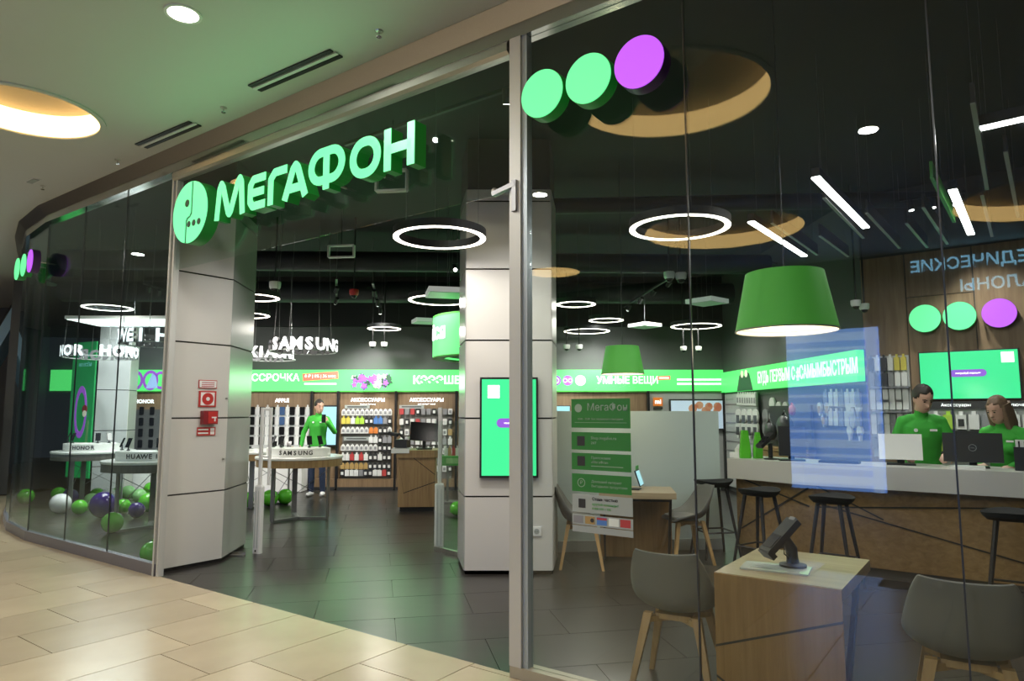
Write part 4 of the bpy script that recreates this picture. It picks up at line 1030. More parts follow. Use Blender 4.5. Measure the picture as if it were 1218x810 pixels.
for x, r_ in ((661, .05), (672, .03), (678, .03)): g_ = MB(); g_.ringbox(r_, r_ + .015, -.002, .002, 18); g_.v = [(a + bx(x), yb - .006 + c, b + bz(453) - 1.975) for a, b, c in g_.v]; obj('badge_mark', g_, 'print_white', bd)
for k in range(5): obj('badge_mark', MB().prism_y(circ((bx(690) + .055 * math.cos(R(90 + 72 * k)), bz(453) - 1.975 + .055 * math.sin(R(90 + 72 * k))), .018, 10), yb - .006, yb - .003), 'art_purple', bd)
random.seed(3)
for k in range(34):      # printed bouquet
    x = bx(random.uniform(421, 464)); z = random.uniform(.08, .3)
    pr = random.uniform(.05, .09); pts = [(x + pr * (.78 + .22 * math.cos(R(18 * q) * 5 + k)) * math.cos(R(18 * q)), z + pr * (.78 + .22 * math.cos(R(18 * q) * 5 + k)) * math.sin(R(18 * q))) for q in range(20)]
    obj('printed_flower', MB().prism_y(pts, yb - .003 - k * .0004, yb), ['flower_purple', 'flower_purple', 'flower_cream', 'art_dark'][k % 4], bd)
for c0, r_ in (((181, 455), .2), ((163, 455), .2), ((193, 452), .18)):
    g_ = MB(); g_.ringbox(r_ * .68, r_, -.002, .002, 28); vv = [(a * .8 + bx(c0[0]), yb - .004 + c, b * 1.02) for a, b, c in g_.v]; zc = .215
    g_.v = [(a, b, max(.01, min(.42, c + zc))) for a, b, c in vv]; obj('printed_ring', g_, 'art_purple', bd)
obj('printed_figure', MB().prism_y([(bx(176), .05), (bx(190), .06), (bx(187), .3), (bx(183), .36), (bx(179), .2)], yb - .008, yb - .004), 'art_blue', bd)
light('band_glow', 'AREA', (-2, Y - .2, 2.15), 30, (.45, 1, .5), (-2, 9, 1.6), size=9, shape='RECTANGLE', size_y=.3)
# banner on the side wall
SD = (S2 - S1).normalized(); SRZ = math.atan2(SD.y, SD.x)
def sp(px, py, o=.0):                      # point on the side wall
    r = ray(px, py); D = r[0] * -SD.y + SD.x * r[1]; tt = (S1.x * -SD.y + SD.x * S1.y) / D
    return Vector((r[0] * tt - o, r[1] * tt, H + r[2] * tt))
sb = thing('side_banner', 'glowing green banner on the side wall with white slogan', 'banner', (S1.x - .06, S1.y, 1.94), SRZ)
LS = (S2 - S1).length
obj('light_face', box((LS / 2, 0, .2), (LS, .1, .4)), 'band_green', sb)
letters('БУДЬ ПЕРВЫМ С #САМЫМБЫСТРЫМ', .27, 'print_white', sb, (LS * .7, -.053, .19), bold=.02, ext=.002, width=.66)
obj('printed_people', MB().prism_y([(1.1, .0), (1.9, 0), (1.75, .3), (1.6, .36), (1.5, .25), (1.4, .37), (1.25, .28)], -.056, -.052), 'art_dark', sb)
for x in (1.4, 1.6): obj('printed_face', MB().prism_y(circ((x, .31), .07, 14), -.059, -.056), 'flower_cream', sb)

# --- display bays against the back wall
def bay(x0, x1, label, title=None, sub=None, m='oak_wall', peg=None, y=13.9):
    t = thing('display_bay', label, 'display wall', ((x0 + x1) / 2, y, 0), 0); w_ = x1 - x0
    obj('back_panel', box((0, .05, 1.0), (w_ - .02, .04, 1.93)), m, t); obj('plinth', box((0, .0, .03), (w_ - .02, .14, .06)), 'black_matte', t)
    obj('base_board', box((0, .01, .14), (w_ - .02, .1, .16)), m, t)
    for s in (-1, 1): obj('divider', box((s * w_ / 2, .0, 1.0), (.025, .16, 1.94)), 'black', t)
    if title: letters(title, .1, 'letter_white', t, (0, .026, 1.79), bold=.025, ext=.003)
    if sub: letters(sub, .045, 'letter_white', t, (0, .026, 1.71), ext=.002)
    if peg:
        obj('pegboard', box((0, .024, peg), (w_ - .16, .01, 1.42)), 'pegboard', t)
    return t
PK = {}
def pack(kind, m, w_=.085, h_=.13, d_=.03):
    key = (kind, m, w_, h_)
    if key not in PK:
        mb = MB()
        if kind == 'card': mb.box((0, 0, -h_ / 2), (w_, d_, h_)).box((0, 0, .02), (w_ * .4, d_ * .4, .04))
        elif kind == 'arch': mb.prism_y([(-w_ / 2, -h_), (w_ / 2, -h_), (w_ / 2, -.04), (w_ * .3, -.005), (0, .015), (-w_ * .3, -.005), (-w_ / 2, -.04)], -d_ / 2, d_ / 2)
        elif kind == 'round': mb.prism_y(circ((0, -h_ * .35), w_ / 2, 14), -d_ / 2, d_ / 2).prism_y([(-w_ * .12, -h_), (w_ * .12, -h_), (w_ * .3, -h_ * .5), (-w_ * .3, -h_ * .5)], -d_ / 2, d_ / 2)
        else: mb.prism_y(rrect(w_, h_, w_ * .18, 3, (0, -h_ / 2)), -d_ / 2, d_ / 2)
        me = mb.mesh(kind); me.materials.append(M(m)); PK[key] = me
    return PK[key]
def product(p, rz, kind, m, label, group, w_=.085, h_=.13, d_=.03, name='hanging_pack', cat='package', face=None):
    o = bpy.data.objects.new(name, pack(kind, m, w_, h_, d_)); COL.objects.link(o); o.location = p; o.rotation_euler = (0, 0, rz)
    tag(o, label, cat, group)
    if face:
        key = ('face', face, w_, h_)
        if key not in PK: me = box((0, -d_ / 2 - .002, -h_ * .55), (w_ * .6, .004, h_ * .5)).mesh('insert'); me.materials.append(M(face)); PK[key] = me
        f = bpy.data.objects.new('insert', PK[key]); COL.objects.link(f); f.parent = o
    return o
xa0, xa1 = bx(293) - 1.3, bx(373)
t = bay(xa0, xa1, 'phone wall bay with wooden header right of the pier', None, None); letters('APPLE', .105, 'letter_white', t, (bx(337) - (xa0 + xa1) / 2, .026, 1.78), bold=.03, ext=.003)
obj('phone_panel', box((.0, .02, 1.2), (xa1 - xa0 - .06, .02, .82)), 'slat_white', t); obj('cabinet', box((0, -.2, .36), (xa1 - xa0 - .05, .5, .7)), 'white', t); obj('cabinet_top', box((0, -.2, .73), (xa1 - xa0 - .03, .54, .04)), 'white_gloss', t)
for r_ in range(4):
    for c_ in range(8):
        px = 291 + c_ * 11.8; x = bx(px); z = bz(484 + r_ * 11.6)
        if x > xa1 - .1: continue
        m = 'phone_blue' if c_ == 4 and r_ < 2 else 'black_gloss'
        product((x, 13.9, z), 0, 'phone', m, ('blue' if m == 'phone_blue' else 'black') + ' phone in the %s row of the wall bay right of the pier' % ['top', 'second', 'third', 'lowest'][r_], 'phones on the bay right of the pier', .1, .165, .02, 'wall_phone', 'phone')
        product((x + .105, 13.905, z), 0, 'card', 'pack_white', 'white price card in the %s phone row right of the pier' % ['top', 'second', 'third', 'lowest'][r_], 'price cards on the bay right of the pier', .075, .165, .008, 'price_card', 'card')
for k in range(6):
    product((bx(298 + k * 12), 13.55, .84), 0, 'card', ['pack_white', 'pack_black', 'pack_gold'][k % 3], ['white', 'black', 'gold'][k % 3] + ' small box on the cabinet right of the pier', 'boxes on the phone cabinet', .1, .09, .05, 'small_box', 'box')
xs0, xs1 = bx(374), bx(404)
bay(xs0, xs1, 'narrow wooden bay with a bright screen behind the standing employee')
t = thing('info_screen', 'upright pale blue screen behind the standing employee', 'screen', (bx(394), 13.86, bz(506)), 0)
obj('bezel', box((0, 0, 0), (.36, .05, .82)), 'black', t); obj('picture', box((0, -.027, 0), (.31, .004, .76)), 'screen_cyan', t)
x0, x1 = bx(405), bx(472)
bay(x0, x1, 'accessories bay with wooden back nearest the standing employee', 'АКСЕССУАРЫ', 'Apple и Samsung', peg=.9)
rows1 = [(487, 'arch', ['pack_white']), (497, 'card', ['pack_yellow', 'pack_yellow', 'pack_white', 'pack_lime', 'pack_lime', 'pack_black', 'pack_black', 'pack_blue', 'pack_blue', 'pack_grey', 'pack_black']), (508, 'arch', ['pack_white'] * 6 + ['pack_orange', 'pack_orange', 'pack_black', 'pack_black', 'pack_white']),
         (519, 'card', [None] * 6 + ['pack_white'] * 2 + ['pack_black', 'pack_grey', 'pack_grey']), (528, 'arch', ['pack_white'] * 8 + ['pack_black'] * 3), (539, 'card', ['pack_white', 'pack_white', 'pack_red', 'pack_white', 'pack_red', 'pack_white', 'pack_black', 'pack_black', 'pack_white', 'pack_black', 'pack_black']),
         (549, 'arch', ['pack_gold'] * 6 + ['pack_black'] * 5), (557, 'card', ['pack_black', 'pack_white', 'pack_white', 'pack_white', 'pack_grey', 'pack_black', 'pack_black', 'pack_white', 'pack_white', 'pack_red', 'pack_black'])]
CN = {'pack_white': 'white', 'pack_yellow': 'yellow', 'pack_lime': 'lime green', 'pack_black': 'black', 'pack_blue': 'blue', 'pack_grey': 'grey', 'pack_orange': 'orange', 'pack_red': 'red', 'pack_gold': 'gold'}
RN = ['top', 'second', 'third', 'fourth', 'fifth', 'sixth', 'seventh', 'lowest']
def fill(rows, x0, x1, where, n=11):
    for k, (py, kind, cs) in enumerate(rows):
        for c_ in range(n):
            m = cs[c_ % len(cs)]
            if m is None: continue
            x = x0 + .11 + (x1 - x0 - .22) * c_ / (n - 1)
            product((x, 13.86, bz(py)), 0, kind, m, '%s hanging pack in the %s row of the accessories bay %s' % (CN[m], RN[k], where), 'packs on the accessories bay ' + where, .082, .12, .03, face={'pack_white': 'pack_grey', 'pack_black': 'pack_white'}.get(m) if k % 2 == 0 or m == 'pack_black' else None)
fill(rows1, x0, x1, 'by the standing employee')
for k, py in enumerate((484, 521)):
    t = thing('shelf_label', ['grey shelf label strip over the top row of packs by the standing employee', 'grey shelf label strip over the lower rows by the standing employee'][k], 'label', (bx(427), 13.85, bz(py)), 0); obj('strip', box((0, 0, 0), (.5, .01, .07)), 'print_grey', t); obj('text_line', box((0, -.007, 0), (.4, .003, .02)), 'text_black', t)
x0, x1 = bx(473), bx(543)
bay(x0, x1, 'accessories bay with wooden back behind the small wooden kiosk', 'АКСЕССУАРЫ', 'для смартфонов', peg=.9)
rows2 = [(486, 'phone', ['pack_red', 'pack_grey', 'pack_red', 'pack_black', 'pack_grey', 'pack_grey', 'pack_black', 'pack_grey', 'pack_grey', 'pack_white']), (498, 'phone', ['pack_white', 'pack_black', 'pack_white', 'pack_red', 'pack_grey', 'pack_white', 'pack_white', 'pack_black', 'pack_white', 'pack_black']), (510, 'phone', ['pack_black', 'pack_white', 'pack_grey', 'pack_white', 'pack_gold']),
         (521, 'card', ['pack_white', 'pack_white', 'pack_grey']), (532, 'card', ['pack_white', 'pack_black', 'pack_white']), (543, 'card', ['pack_white', 'pack_grey']), (552, 'card', ['pack_black', 'pack_white', 'pack_white'])]
fill(rows2, x0, x1, 'behind the kiosk', 10)
t = thing('shelf_label', 'grey shelf label strip over the packs behind the kiosk', 'label', (bx(491), 13.85, bz(484)), 0); obj('strip', box((0, 0, 0), (.5, .01, .07)), 'print_grey', t); obj('text_line', box((0, -.007, 0), (.4, .003, .02)), 'text_black', t)
bay(bx(544), bx(655), 'wooden bay hidden behind the white pillar'); bay(bx(656), bx(769), 'wooden bay above the frosted screen next to the pillar')
t = thing('wall_monitor', 'pale blue monitor edge showing over the frosted screen', 'screen', (bx(663), 13.84, bz(497)), 0); obj('bezel', box((0, 0, 0), (.5, .05, .5)), 'black', t); obj('picture', box((0, -.027, 0), (.47, .004, .47)), 'screen_cyan', t)
t = bay(bx(770), 4.28, 'pale grey bay with an orange logo above the frosted screen', m='slat_white')
lg = thing('orange_logo_plate', 'square orange plate with white lettering on the pale bay', 'sign', (bx(781), 13.88, bz(478)), 0); obj('plate', box((0, 0, 0), (.19, .02, .17)), 'orange', lg); letters('mi', .13, 'letter_white', lg, (0, -.012, 0), bold=.02, ext=.002)
obj('caption', box((0, 0, -.13), (.19, .01, .04)), 'text_black', lg)
t = thing('picture_tv', 'television showing a pale sky landscape over the frosted screen', 'screen', (bx(826), 13.86, bz(493)), 0); obj('bezel', box((0, 0, 0), (1.1, .05, .62)), 'black', t); obj('picture', box((0, -.027, 0), (1.04, .004, .56)), 'photo_sky', t)
random.seed(5)
for k in range(12): obj('picture_patch', MB().prism_y(circ((random.uniform(-.1, .45), random.uniform(.05, .2)), random.uniform(.04, .09), 10), -.033, -.029), 'photo_tree', t)
# phone bay behind the left glazing
x0, x1 = bx(155) - .2, bx(217)
t = bay(x0, x1, 'phone wall bay with grey wood header behind the left glazing'); letters('HONOR', .105, 'letter_white', t, (bx(174) - (x0 + x1) / 2, .026, 1.76), bold=.03, ext=.003)
obj('phone_panel', box((0, .02, 1.1), (x1 - x0 - .06, .02, 1.0)), 'wall_grey', t); obj('cabinet', box((0, -.2, .3), (x1 - x0 - .05, .5, .56)), 'white', t)
for r_ in range(4):
    for c_ in range(6):
        product((bx(160 + c_ * 12.4), 13.9, bz(484 + r_ * 12.8)), 0, 'phone', 'black_gloss', 'black phone in the %s row of the bay behind the left glazing' % ['top', 'second', 'third', 'lowest'][r_], 'phones behind the left glazing', .085, .16, .02, 'wall_phone', 'phone')
# poster column
pc = clad('wall_column', [(-8.28, 12.95), (-7.64, 12.6), (-7.2, 12.85), (-7.3, 13.3), (-8.1, 13.3)], (0, 0, 0), 0, [1, 2], jz=[.02, .55, 1.2, 1.95, 2.7, 3.3], mats={1: 'slat_white'})
P_, Q_ = Vector((-8.30, 12.90, 0)), Vector((-7.66, 12.55, 0)); d = Q_ - P_
t = thing('column_poster', 'tall green poster with a purple loop on the column behind the left glazing', 'poster', (P_ + Q_) / 2, math.atan2(d.y, d.x))
obj('sheet', box((0, 0, 1.6), (d.length, .03, 2.5)), 'poster_green', t)
g_ = MB(); g_.ringbox(.15, .2, -.004, .004, 40); g_.v = [(x * .95, -.02 + z, 1.55 + y * 2.4) for x, y, z in g_.v]; obj('purple_loop', g_, 'art_purple', t)
obj('loop_figure', MB().prism_y(circ((.14, 1.6), .08, 12), -.03, -.025), 'pack_red', t); obj('loop_figure', MB().prism_y(circ((.15, 1.52), .06, 12), -.034, -.03), 'flower_cream', t)
letters('ПЕРВЫЙ', .12, 'poster_teal', t, (0, -.017, 2.6), ext=.002, bold=.01); letters('ВО ВСЁМ', .09, 'poster_teal', t, (.05, -.017, 2.42), ext=.002)
obj('light_streak', MB().prism_y([(.15, .4), (.25, .4), (.28, 1.4), (.22, 1.4)], -.018, -.0155), 'balloon_lime', t)

# ================================================================== KIOSK, PROMO STAND, DRUM
t = thing('wooden_kiosk', 'small wooden checkout kiosk with angled grooves before the accessories bays', 'kiosk', (-1.52, 11.2, 0), R(4))
obj('body', box((0, 0, .45), (.58, .6, .76)), 'oak_v', t); obj('plinth', box((0, .0, .035), (.52, .54, .07)), 'black_matte', t); obj('worktop', box((.02, 0, .89), (.68, .66, .12)), 'oak_v', t); obj('pay_shelf', box((-.26, -.05, .94), (.28, .6, .07)), 'white_gloss', t)
for (xa, za), (xb, zb) in (((-.05, .82), (.29, .56)), ((-.2, .28), (.29, .45)), ((-.29, .8), (-.2, .28))): obj('groove', MB().prism_y([(xa, za), (xb, zb), (xb, zb + .012), (xa, za + .012)], -.303, -.296), 'groove', t)
t = thing('kiosk_monitor', 'black monitor tilted on the wooden kiosk', 'monitor', (-1.42, 11.15, .95), R(16))
obj('foot', box((0, 0, .01), (.24, .18, .02)), 'black', t); obj('neck', box((0, .02, .08), (.05, .03, .16)), 'black', t); obj('panel', box((0, -.01, .28), (.46, .03, .3), rx=R(-10), ry=R(4)), 'black_gloss', t)
t = thing('receipt_printer', 'black receipt printer and keypad on the wooden kiosk', 'printer', (-1.76, 11.1, .976), R(-10))
obj('housing', box((0, 0, .07), (.2, .2, .13)), 'black', t); obj('arm', MB().tube([(.05, 0, .13), (-.05, -.02, .22), (-.16, -.05, .23)], .02, 8), 'black', t); obj('keypad', box((-.14, -.06, .22), (.16, .1, .05), ry=R(12)), 'black_matte', t); obj('paper', box((.08, 0, .15), (.06, .08, .05)), 'white', t)
p = at_z(539, 598); t = thing('promo_stand', 'green promotional basket stand on steel legs left of the pillar', 'display stand', (p.x, p.y, 0), R(6))
obj('basket', box((0, 0, .72), (.4, .3, .16)), 'green_bin', t); obj('basket_label', box((0, -.152, .72), (.26, .004, .09)), 'balloon_lime', t)
for sx in (-.1, .1): obj('leg', box((sx, 0, .33), (.04, .05, .64)), 'steel_leg', t)
obj('base_bar', box((0, 0, .015), (.34, .3, .03)), 'steel_leg', t)
for k in range(5):
    product((p.x - .13 + .065 * k, p.y - .02, .93), R(6), 'card', ['pack_white', 'pack_gold', 'pack_red', 'pack_white', 'pack_lime'][k], '%s pack in the green basket stand' % ['white', 'gold', 'red', 'white', 'lime green'][k], 'packs in the green basket', .06, .13, .03)
dr = thing('lit_drum', 'large glowing green drum sign hanging behind the pillar', 'sign', (-.28, 9.9, 2.33), 0)
RD = .87
obj('lit_skin', MB().loft([[(x, y, z) for x, y in circ((0, 0), RD, 64)] for z in (0, .56)], cap=False), 'drum_green', dr, smooth=True); obj('bottom_ring', MB().ringbox(RD - .16, RD, -.02, .0, 64), 'green_paint', dr); obj('top_ring', MB().ringbox(RD - .04, RD + .005, .56, .58, 64), 'green_paint', dr)
obj('inner_screen', MB().lathe([(RD - .2, .02), (RD - .2, .3)], 48, cap=False), 'blue_glow' if False else 'phone_blue', dr); 
for k in range(7):
    a = R(-100 + k * 14); obj('screen_figure', MB().prism(circ(((RD - .32) * math.cos(a + R(30)), (RD - .32) * math.sin(a + R(30))), .05, 10), .0, .02), 'art_blue', dr)
obj('inner_plate', MB().prism(circ((0, 0), RD - .2, 48), .02, .03), 'phone_blue', dr)
for i, ch in enumerate('ЙСЯ'):
    a = R(-163 + i * 11); letters(ch, .22, 'letter_white', dr, ((RD + .004) * math.cos(a), (RD + .004) * math.sin(a), .3), a + R(90), bold=.03, ext=.004, name='letter')
for k in range(3): a = R(30 + 120 * k); obj('wire', MB().tube([(RD * .9 * math.cos(a), RD * .9 * math.sin(a), .56), (RD * .9 * math.cos(a), RD * .9 * math.sin(a), 2.0)], .004, 5), 'wire', dr)

# ================================================================== SIDE WALL AND COUNTER GOODS
def sprod(px, py, kind, m, label, group, w_, h_, face=None, d_=.03, name='hanging_pack', cat='package'):
    q = sp(px, py, .11 if px < 912 else .035); return product(q, SRZ, kind, m, label, group, w_, h_, d_, name, cat, face)
t = thing('side_rack', 'grey slatted rack with rows of packs on the side wall', 'display wall', (4.33, 13.0, 0), SRZ)
obj('backing', box((.0, 0, 1.0), (1.7, .03, 1.8)), 'slat_white', t)
for k in range(6): obj('rail', box((0, -.02, .8 + k * .18), (1.66, .012, .02)), 'steel_leg', t)
t = thing('price_board', 'white lettering board on the side wall corner', 'sign', sp(872, 475, .06), SRZ); obj('plate', box((0, 0, 0), (.6, .02, .13)), 'white', t); obj('text_line', box((0, -.012, 0), (.45, .004, .04)), 'print_grey', t)
for k in range(8): sprod(885 + k * 2.9, 469, 'card', 'pack_white', 'long white cable pack in the top row of the side rack', 'packs on the side rack', .11, .2, 'pack_grey')
for r_, py in enumerate((488, 502)):
    for k in range(5): sprod(885 + k * 7, py, 'round', 'pack_white' if k < 4 else 'pack_grey', ('white round headed' if k < 4 else 'grey round headed') + ' pack in the %s row of the side rack' % ['middle', 'lower'][r_], 'packs on the side rack', .26, .3, 'pack_black' if k < 4 else None)
t = thing('dark_niche', 'dark open cabinet niche with black bags beside the side rack', 'cabinet', (sp(945, 500).x - .15, sp(945, 500).y, 0), SRZ)
obj('carcass', box((0, .06, .55), (1.5, .1, 1.1)), 'black_matte', t); obj('top', box((0, -.05, .97), (1.5, .34, .05)), 'oak_counter', t); obj('front', box((0, -.05, .5), (1.5, .3, .86)), 'oak_counter', t); obj('niche_back', box((0, .08, 1.35), (1.5, .04, .6)), 'black', t)
for k, (px, py, s, m, lab) in enumerate([(953, 508, .19, 'pack_black', 'black round bag in the dark niche'), (935, 513, .15, 'pack_black', 'smaller black bag in the dark niche'), (962, 488, .08, 'pack_red', 'red pouch in the dark niche')]):
    q = sp(px, py, .25); t = thing('bag', lab, 'bag', (q.x, q.y, q.z - s), SRZ); obj('body', MB().ball((0, 0, s), s, 14, 10, (1, .6, 1)), m, t, smooth=True); obj('strap', MB().tube([(-s * .5, 0, s * 1.8), (0, 0, s * 2.3), (s * .5, 0, s * 1.8)], .015, 6), m, t)
for k, (px, py) in enumerate([(921, 479), (921, 494), (921, 508), (921, 520), (929, 484), (937, 484), (933, 497), (931, 511), (939, 511), (978, 484), (987, 484), (983, 497), (1013, 484), (1024, 484), (1018, 497), (1014, 512), (1026, 512)]):
    sprod(px, py - 6, 'round', 'pack_white', 'white round headed price paddle %s' % ('beside the dark niche' if px < 945 else 'on the side wall past the dark niche'), 'price paddles on the side wall', .22 if px < 960 else .13, .3 if px < 960 else .2, 'pack_gold' if px in (929, 937, 933, 978, 987, 983) else None, name='price_paddle', cat='price tag')
for r_, py in enumerate((466, 480)):
    for k in range(7): sprod(985 + k * 6.5, py if r_ == 0 else 489, 'card', 'pack_white' if k % 3 else 'pack_grey', ('white' if k % 3 else 'grey') + ' boxed pack on the side wall past the dark niche', 'packs past the dark niche', .11, .2)
# shelves on the wood wall
def wprod(s, z, kind, m, label, group, w_=.085, h_=.13, face=None, o=.07, d_=.05): return product(wp(s, z, o), WRZ, kind, m, label, group, w_, h_, d_, 'hanging_pack', 'package', face)
t = thing('wall_shelf_rack', 'grey rack of packs on the wood wall left of the screen', 'shelf', wp(.27, 0, .02), WRZ)
obj('backing', box((0, 0, 1.62), (.44, .02, 1.25)), 'slat_white', t)
for z in (1.25, 1.55, 1.85): obj('shelf', box((0, -.06, z), (.44, .12, .015)), 'pack_grey', t)
for r_, (z, kind, ms) in enumerate([(2.22, 'card', ['pack_black', 'pack_white', 'pack_black', 'pack_white', 'pack_yellow', 'pack_yellow']), (2.03, 'card', ['pack_grey', 'pack_black', 'pack_black', 'pack_grey', 'pack_white', 'pack_white']), (1.83, 'card', ['pack_white', 'pack_grey', 'pack_white', 'pack_white', 'pack_white', 'pack_white']), (1.7, 'card', ['pack_white'] * 6), (1.53, 'card', ['pack_white', 'pack_grey', 'pack_white', 'pack_grey', 'pack_white', 'pack_white']), (1.4, 'card', ['pack_white', 'pack_black', 'pack_white', 'pack_grey', 'pack_black', 'pack_grey']), (1.22, 'card', ['pack_grey', 'pack_white', 'pack_black', 'pack_white', 'pack_grey', 'pack_white'])]):
    for k in range(6): wprod(.08 + k * .072, z, kind, ms[k], '%s pack in the %s row of the rack left of the wide screen' % (CN[ms[k]], RN[r_]), 'packs left of the wide screen', .06, .16 if z > 1.75 else .12, d_=.04)
t = thing('wall_shelf_unit', 'dark shelf unit with a lettered header under the wide screen', 'shelf', wp(1.5, 0, .02), WRZ)
obj('header', box((0, -.03, 1.63), (1.9, .05, .09)), 'text_black', t); letters('Аксессуары', .05, 'letter_white', t, (-.55, -.058, 1.63), ext=.001); letters('Подключение и подарки', .05, 'letter_white', t, (.15, -.058, 1.63), ext=.001); obj('backing', box((0, 0, 1.25), (1.9, .02, .68)), 'slat_white', t)
for z in (1.32, 1.06): obj('shelf', box((0, -.07, z), (1.9, .14, .02)), 'black', t)
for r_, z in enumerate((1.52, 1.26)):
    for k in range(14):
        m = ['pack_white', 'pack_white', 'pack_lime', 'pack_white', 'pack_white', 'pack_grey', 'pack_white'][(k + r_) % 7]
        wprod(.62 + k * .125, z, 'card', m, '%s boxed pack on the %s shelf under the wide screen' % (CN[m], ['upper', 'lower'][r_]), 'packs under the wide screen', .1, .17, 'pack_black' if m == 'pack_white' and k % 2 else None, d_=.08)
# things on the counter
def cp(s, d, z=1.051): q = P1 + dv * s + nv * d; return Vector((q.x, q.y, z))
q = P0.lerp(P1, .35) + n0 * .28
t = thing('green_gift_bag', 'tall glossy green gift bag pair on the counter end', 'bag', (2.60, 7.52, 1.051), R(-5))
obj('bag', MB().loft([[(x - .06, y, z) for x, y in rrect(w_, .07, .02)] for w_, z in ((.12, 0), (.12, .08), (.07, .3))]), 'balloon_green', t); obj('bag', MB().loft([[(x + .07, y - .02, z) for x, y in rrect(w_, .06, .02)] for w_, z in ((.1, 0), (.1, .1), (.05, .28))]), 'balloon_green', t)
t = thing('white_phone_model', 'small white device on the counter end by the frosted screen', 'phone', (2.50, 7.62, 1.051), R(-35)); obj('base', box((0, 0, .03), (.16, .12, .06)), 'white_gloss', t); obj('handset', box((0, .02, .1), (.05, .14, .04), rx=R(20)), 'white_gloss', t)
q = P0.lerp(P1, .75) + n0 * .3
t = thing('counter_terminal', 'black tilted card terminal on a stand on the counter', 'terminal', (2.74, 7.32, 1.051), R(20))
obj('base', MB().lathe([(.07, 0), (.07, .012), (.03, .018)], 20), 'black', t); obj('arm', MB().tube([(0, 0, .01), (0, 0, .17)], .024, 8), 'black', t); obj('device', box((-.06, 0, .2), (.22, .09, .035), ry=R(-38)), 'black', t); obj('screen', box((-.08, 0, .21), (.09, .075, .004), ry=R(-38)), 'black_gloss', t)
def monitor(p, rz, w_, h_, m, label, back=True, emb=False):
    t = thing('desk_monitor', label, 'monitor', p, rz)
    obj('foot', box((0, .05, .008), (.24, .18, .016)), 'black', t); obj('neck', box((0, .06, .1), (.06, .03, .2)), 'black', t)
    pn = obj('panel', box((0, 0, h_ / 2 + .05), (w_, .04, h_), rx=R(-7)), m, t); obj('picture', box((0, .024, h_ / 2 + .053), (w_ - .03, .004, h_ - .03), rx=R(-7)), 'black_gloss', t)
    if emb:
        g_ = MB(); g_.ringbox(.026, .031, -.002, .002, 20); g_.v = [(x, -.028 + z, y + h_ / 2 + .05) for x, y, z in g_.v]; obj('emblem', g_, 'steel', pn)
        letters('DELL', .018, 'steel', pn, (0, -.028, h_ / 2 + .05), ext=.001)
    return t
monitor(Vector((2.88, 7.10, 1.051)), R(-12), .26, .3, 'black', 'black monitor on the counter near the terminal stand')
t = thing('keyboard', 'black keyboard beside the counter monitor', 'keyboard', cp(.28, .22), cz); obj('body', box((0, 0, .012), (.36, .13, .02)), 'black', t); obj('keys', box((0, 0, .024), (.34, .11, .006)), 'black_matte', t)
monitor(cp(.8, .30), cz + R(8), .36, .24, 'white', 'white backed monitor on the counter before the male employee')
monitor(cp(1.37, .30), cz + R(4), .45, .26, 'black', 'black monitor with a round emblem between the two employees', emb=True)
t = thing('paper_stack', 'low stack of white leaflets on the counter by the black monitor', 'papers', cp(1.33, .14), cz + R(6)); obj('stack', box((0, 0, .012), (.26, .12, .024)), 'white', t); obj('top_sheet', box((.005, .003, .026), (.25, .115, .003)), 'print_plain', t)
t = thing('desk_phone', 'black desk device with white keys at the counter end', 'phone', cp(1.75, .25), cz); obj('body', box((0, 0, .1), (.16, .14, .2)), 'black', t); obj('keys', box((0, -.03, .23), (.13, .06, .06)), 'white', t)
for k in range(3): obj('key_gap', box((-.04 + .04 * k, -.062, .225), (.012, .004, .05)), 'black', t)

